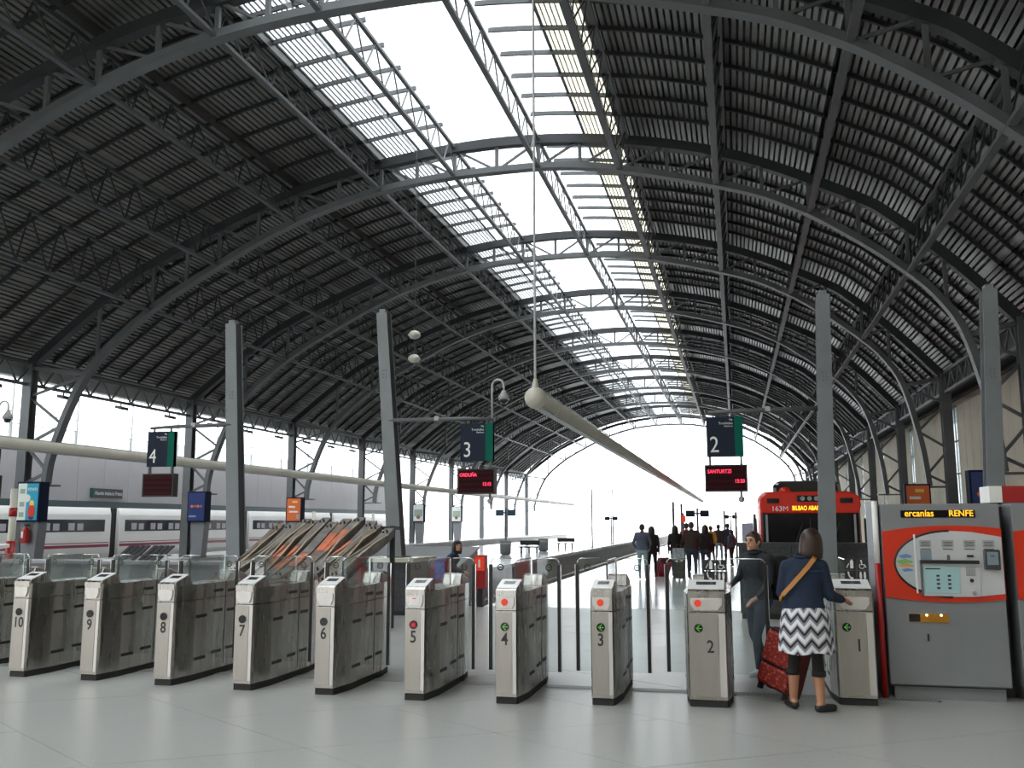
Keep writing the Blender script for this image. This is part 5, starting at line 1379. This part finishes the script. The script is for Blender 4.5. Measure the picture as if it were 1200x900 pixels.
# --- travellers walking away on the middle platform
walk1 = dict(kneL=(-.1, .08, .49), ankL=(-.1, .02, .1), toeL=(-.1, .16, .05), kneR=(.1, -.02, .48), ankR=(.1, -.14, .12), toeR=(.1, .0, .04))
walk2 = dict(kneR=(.1, .1, .49), ankR=(.1, .06, .1), toeR=(.1, .2, .05), kneL=(-.1, -.02, .48), ankL=(-.1, -.16, .13), toeL=(-.1, -.02, .04))
pocket = dict(elL=(-.27, -.06, 1.12), wrL=(-.22, .08, .95), haL=(-.2, .1, .9), elR=(.27, -.06, 1.12), wrR=(.22, .08, .95), haR=(.2, .1, .9))
figure('man in a grey jacket and pale jeans walking away, left of a companion', (-2.86, 29.5, 0), 0, 1.70, 'grey_cloth', 'pale_jeans', 'hair_black', 'white_shoe', 'skin', {**walk1, **pocket}, 0.018, girth=1.15)
figure('woman in dark clothes walking away, half hidden by the man in pale jeans', (-2.62, 30.1, 0), 0, 1.62, 'black_cloth', 'black_cloth', 'hair_black', 'black', 'skin', walk2, 0.02, longhair=True, girth=1.05)
figure('woman with long dark hair and a red sleeve pulling a red suitcase', (-1.95, 31.2, 0), 0.1, 1.64, 'black_cloth', 'jeans', 'hair_black', 'black', 'skin', walk1, 0.02, longhair=True, girth=1.05)
figure('large man in a dark brown jacket, middle of the group walking away', (-1.38, 30.2, 0), 0, 1.76, 'brown_cloth', 'jeans', 'hair_brown', 'black', 'skin', {**walk2, **pocket}, 0.018, girth=1.3)
figure('woman in a black jacket at the right of the group walking away', (-0.98, 31.0, 0), 0, 1.66, 'black_cloth', 'jeans', 'hair_black', 'white_shoe', 'skin', walk1, 0.02, longhair=True, girth=1.15)
figure('traveller in red beyond the group, partly hidden', (-1.75, 34.5, 0), 0, 1.72, 'red_cloth', 'black_cloth', 'hair_brown', 'black', 'skin', walk2, 0.024)
figure('traveller in a yellow top farther down the platform', (-1.05, 40.5, 0), 0.3, 1.6, 'yellow_cloth', 'black_cloth', 'hair_brown', 'black', 'skin', walk1, 0.026)
figure('traveller in brown farther down the platform, beside the yellow top', (-0.75, 41.5, 0), -0.2, 1.65, 'brown_cloth', 'pale_jeans', 'hair_black', 'black', 'skin', walk2, 0.026)
figure('traveller in dark clothes at the right end of the platform crowd', (-0.35, 40.0, 0), 0, 1.7, 'navy_cloth', 'black_cloth', 'hair_black', 'black', 'skin', walk1, 0.026)
figure('traveller in grey leaning over luggage at the right of the platform', (-0.2, 38.5, 0), 0.8, 1.45, 'grey_cloth', 'brown_cloth', 'hair_black', 'black', 'skin', walk2, 0.026)
suitcase((-2.45, 31.3, 0.0), 0.5, 0.55, 'red suitcase pulled along the middle platform', 'red_cloth', 'case_red', 1.05, 0.42)
suitcase((-1.75, 29.5, 0.0), 0.0, 0.05, 'black trolley case with a grey bag behind the walking group', 'black_cloth', 'black_cloth', 0.85, 0.3)
gb = thing('carrier_bag', 'patterned grey bag standing on the black trolley case', 'bag', (-1.75, 29.46, 0.60))
MB().prism([(-.2, 0), (.2, 0), (.17, .36), (-.17, .36)], .0, .13, XZ).build('sack', mat('bag_grey', (0.3, 0.34, 0.34), 0.8, noise=(12, 0.4)), gb)
MB().tube([(-.08, -.06, .36), (-.05, -.06, .48), (.05, -.06, .48), (.08, -.06, .36)], .012, 6).build('handle', 'black', gb)
# ------------------------------------------------------------------ unseen concourse rear wall, added to block sky; open gaps sized for front light
wall_b = thing('wall_back', None, None, (0, -8.8, 0), kind='structure')
MB().lohi((-40, -0.2, 3.4), (10.8, 0.2, 16.5)).build('upper_wall', 'cream_wall', wall_b)
for k in range(11):
    x = -38 + k * 4.8
    MB().lohi((x - 1.3, -0.2, 0), (x + 1.3, 0.2, 3.4)).build('pier', 'cream_wall', wall_b)
MB().lohi((-3.0, -0.2, 0), (10.8, 0.2, 3.4)).build('pier', 'cream_wall', wall_b)  # solid stretch added so light from behind enters only at the left
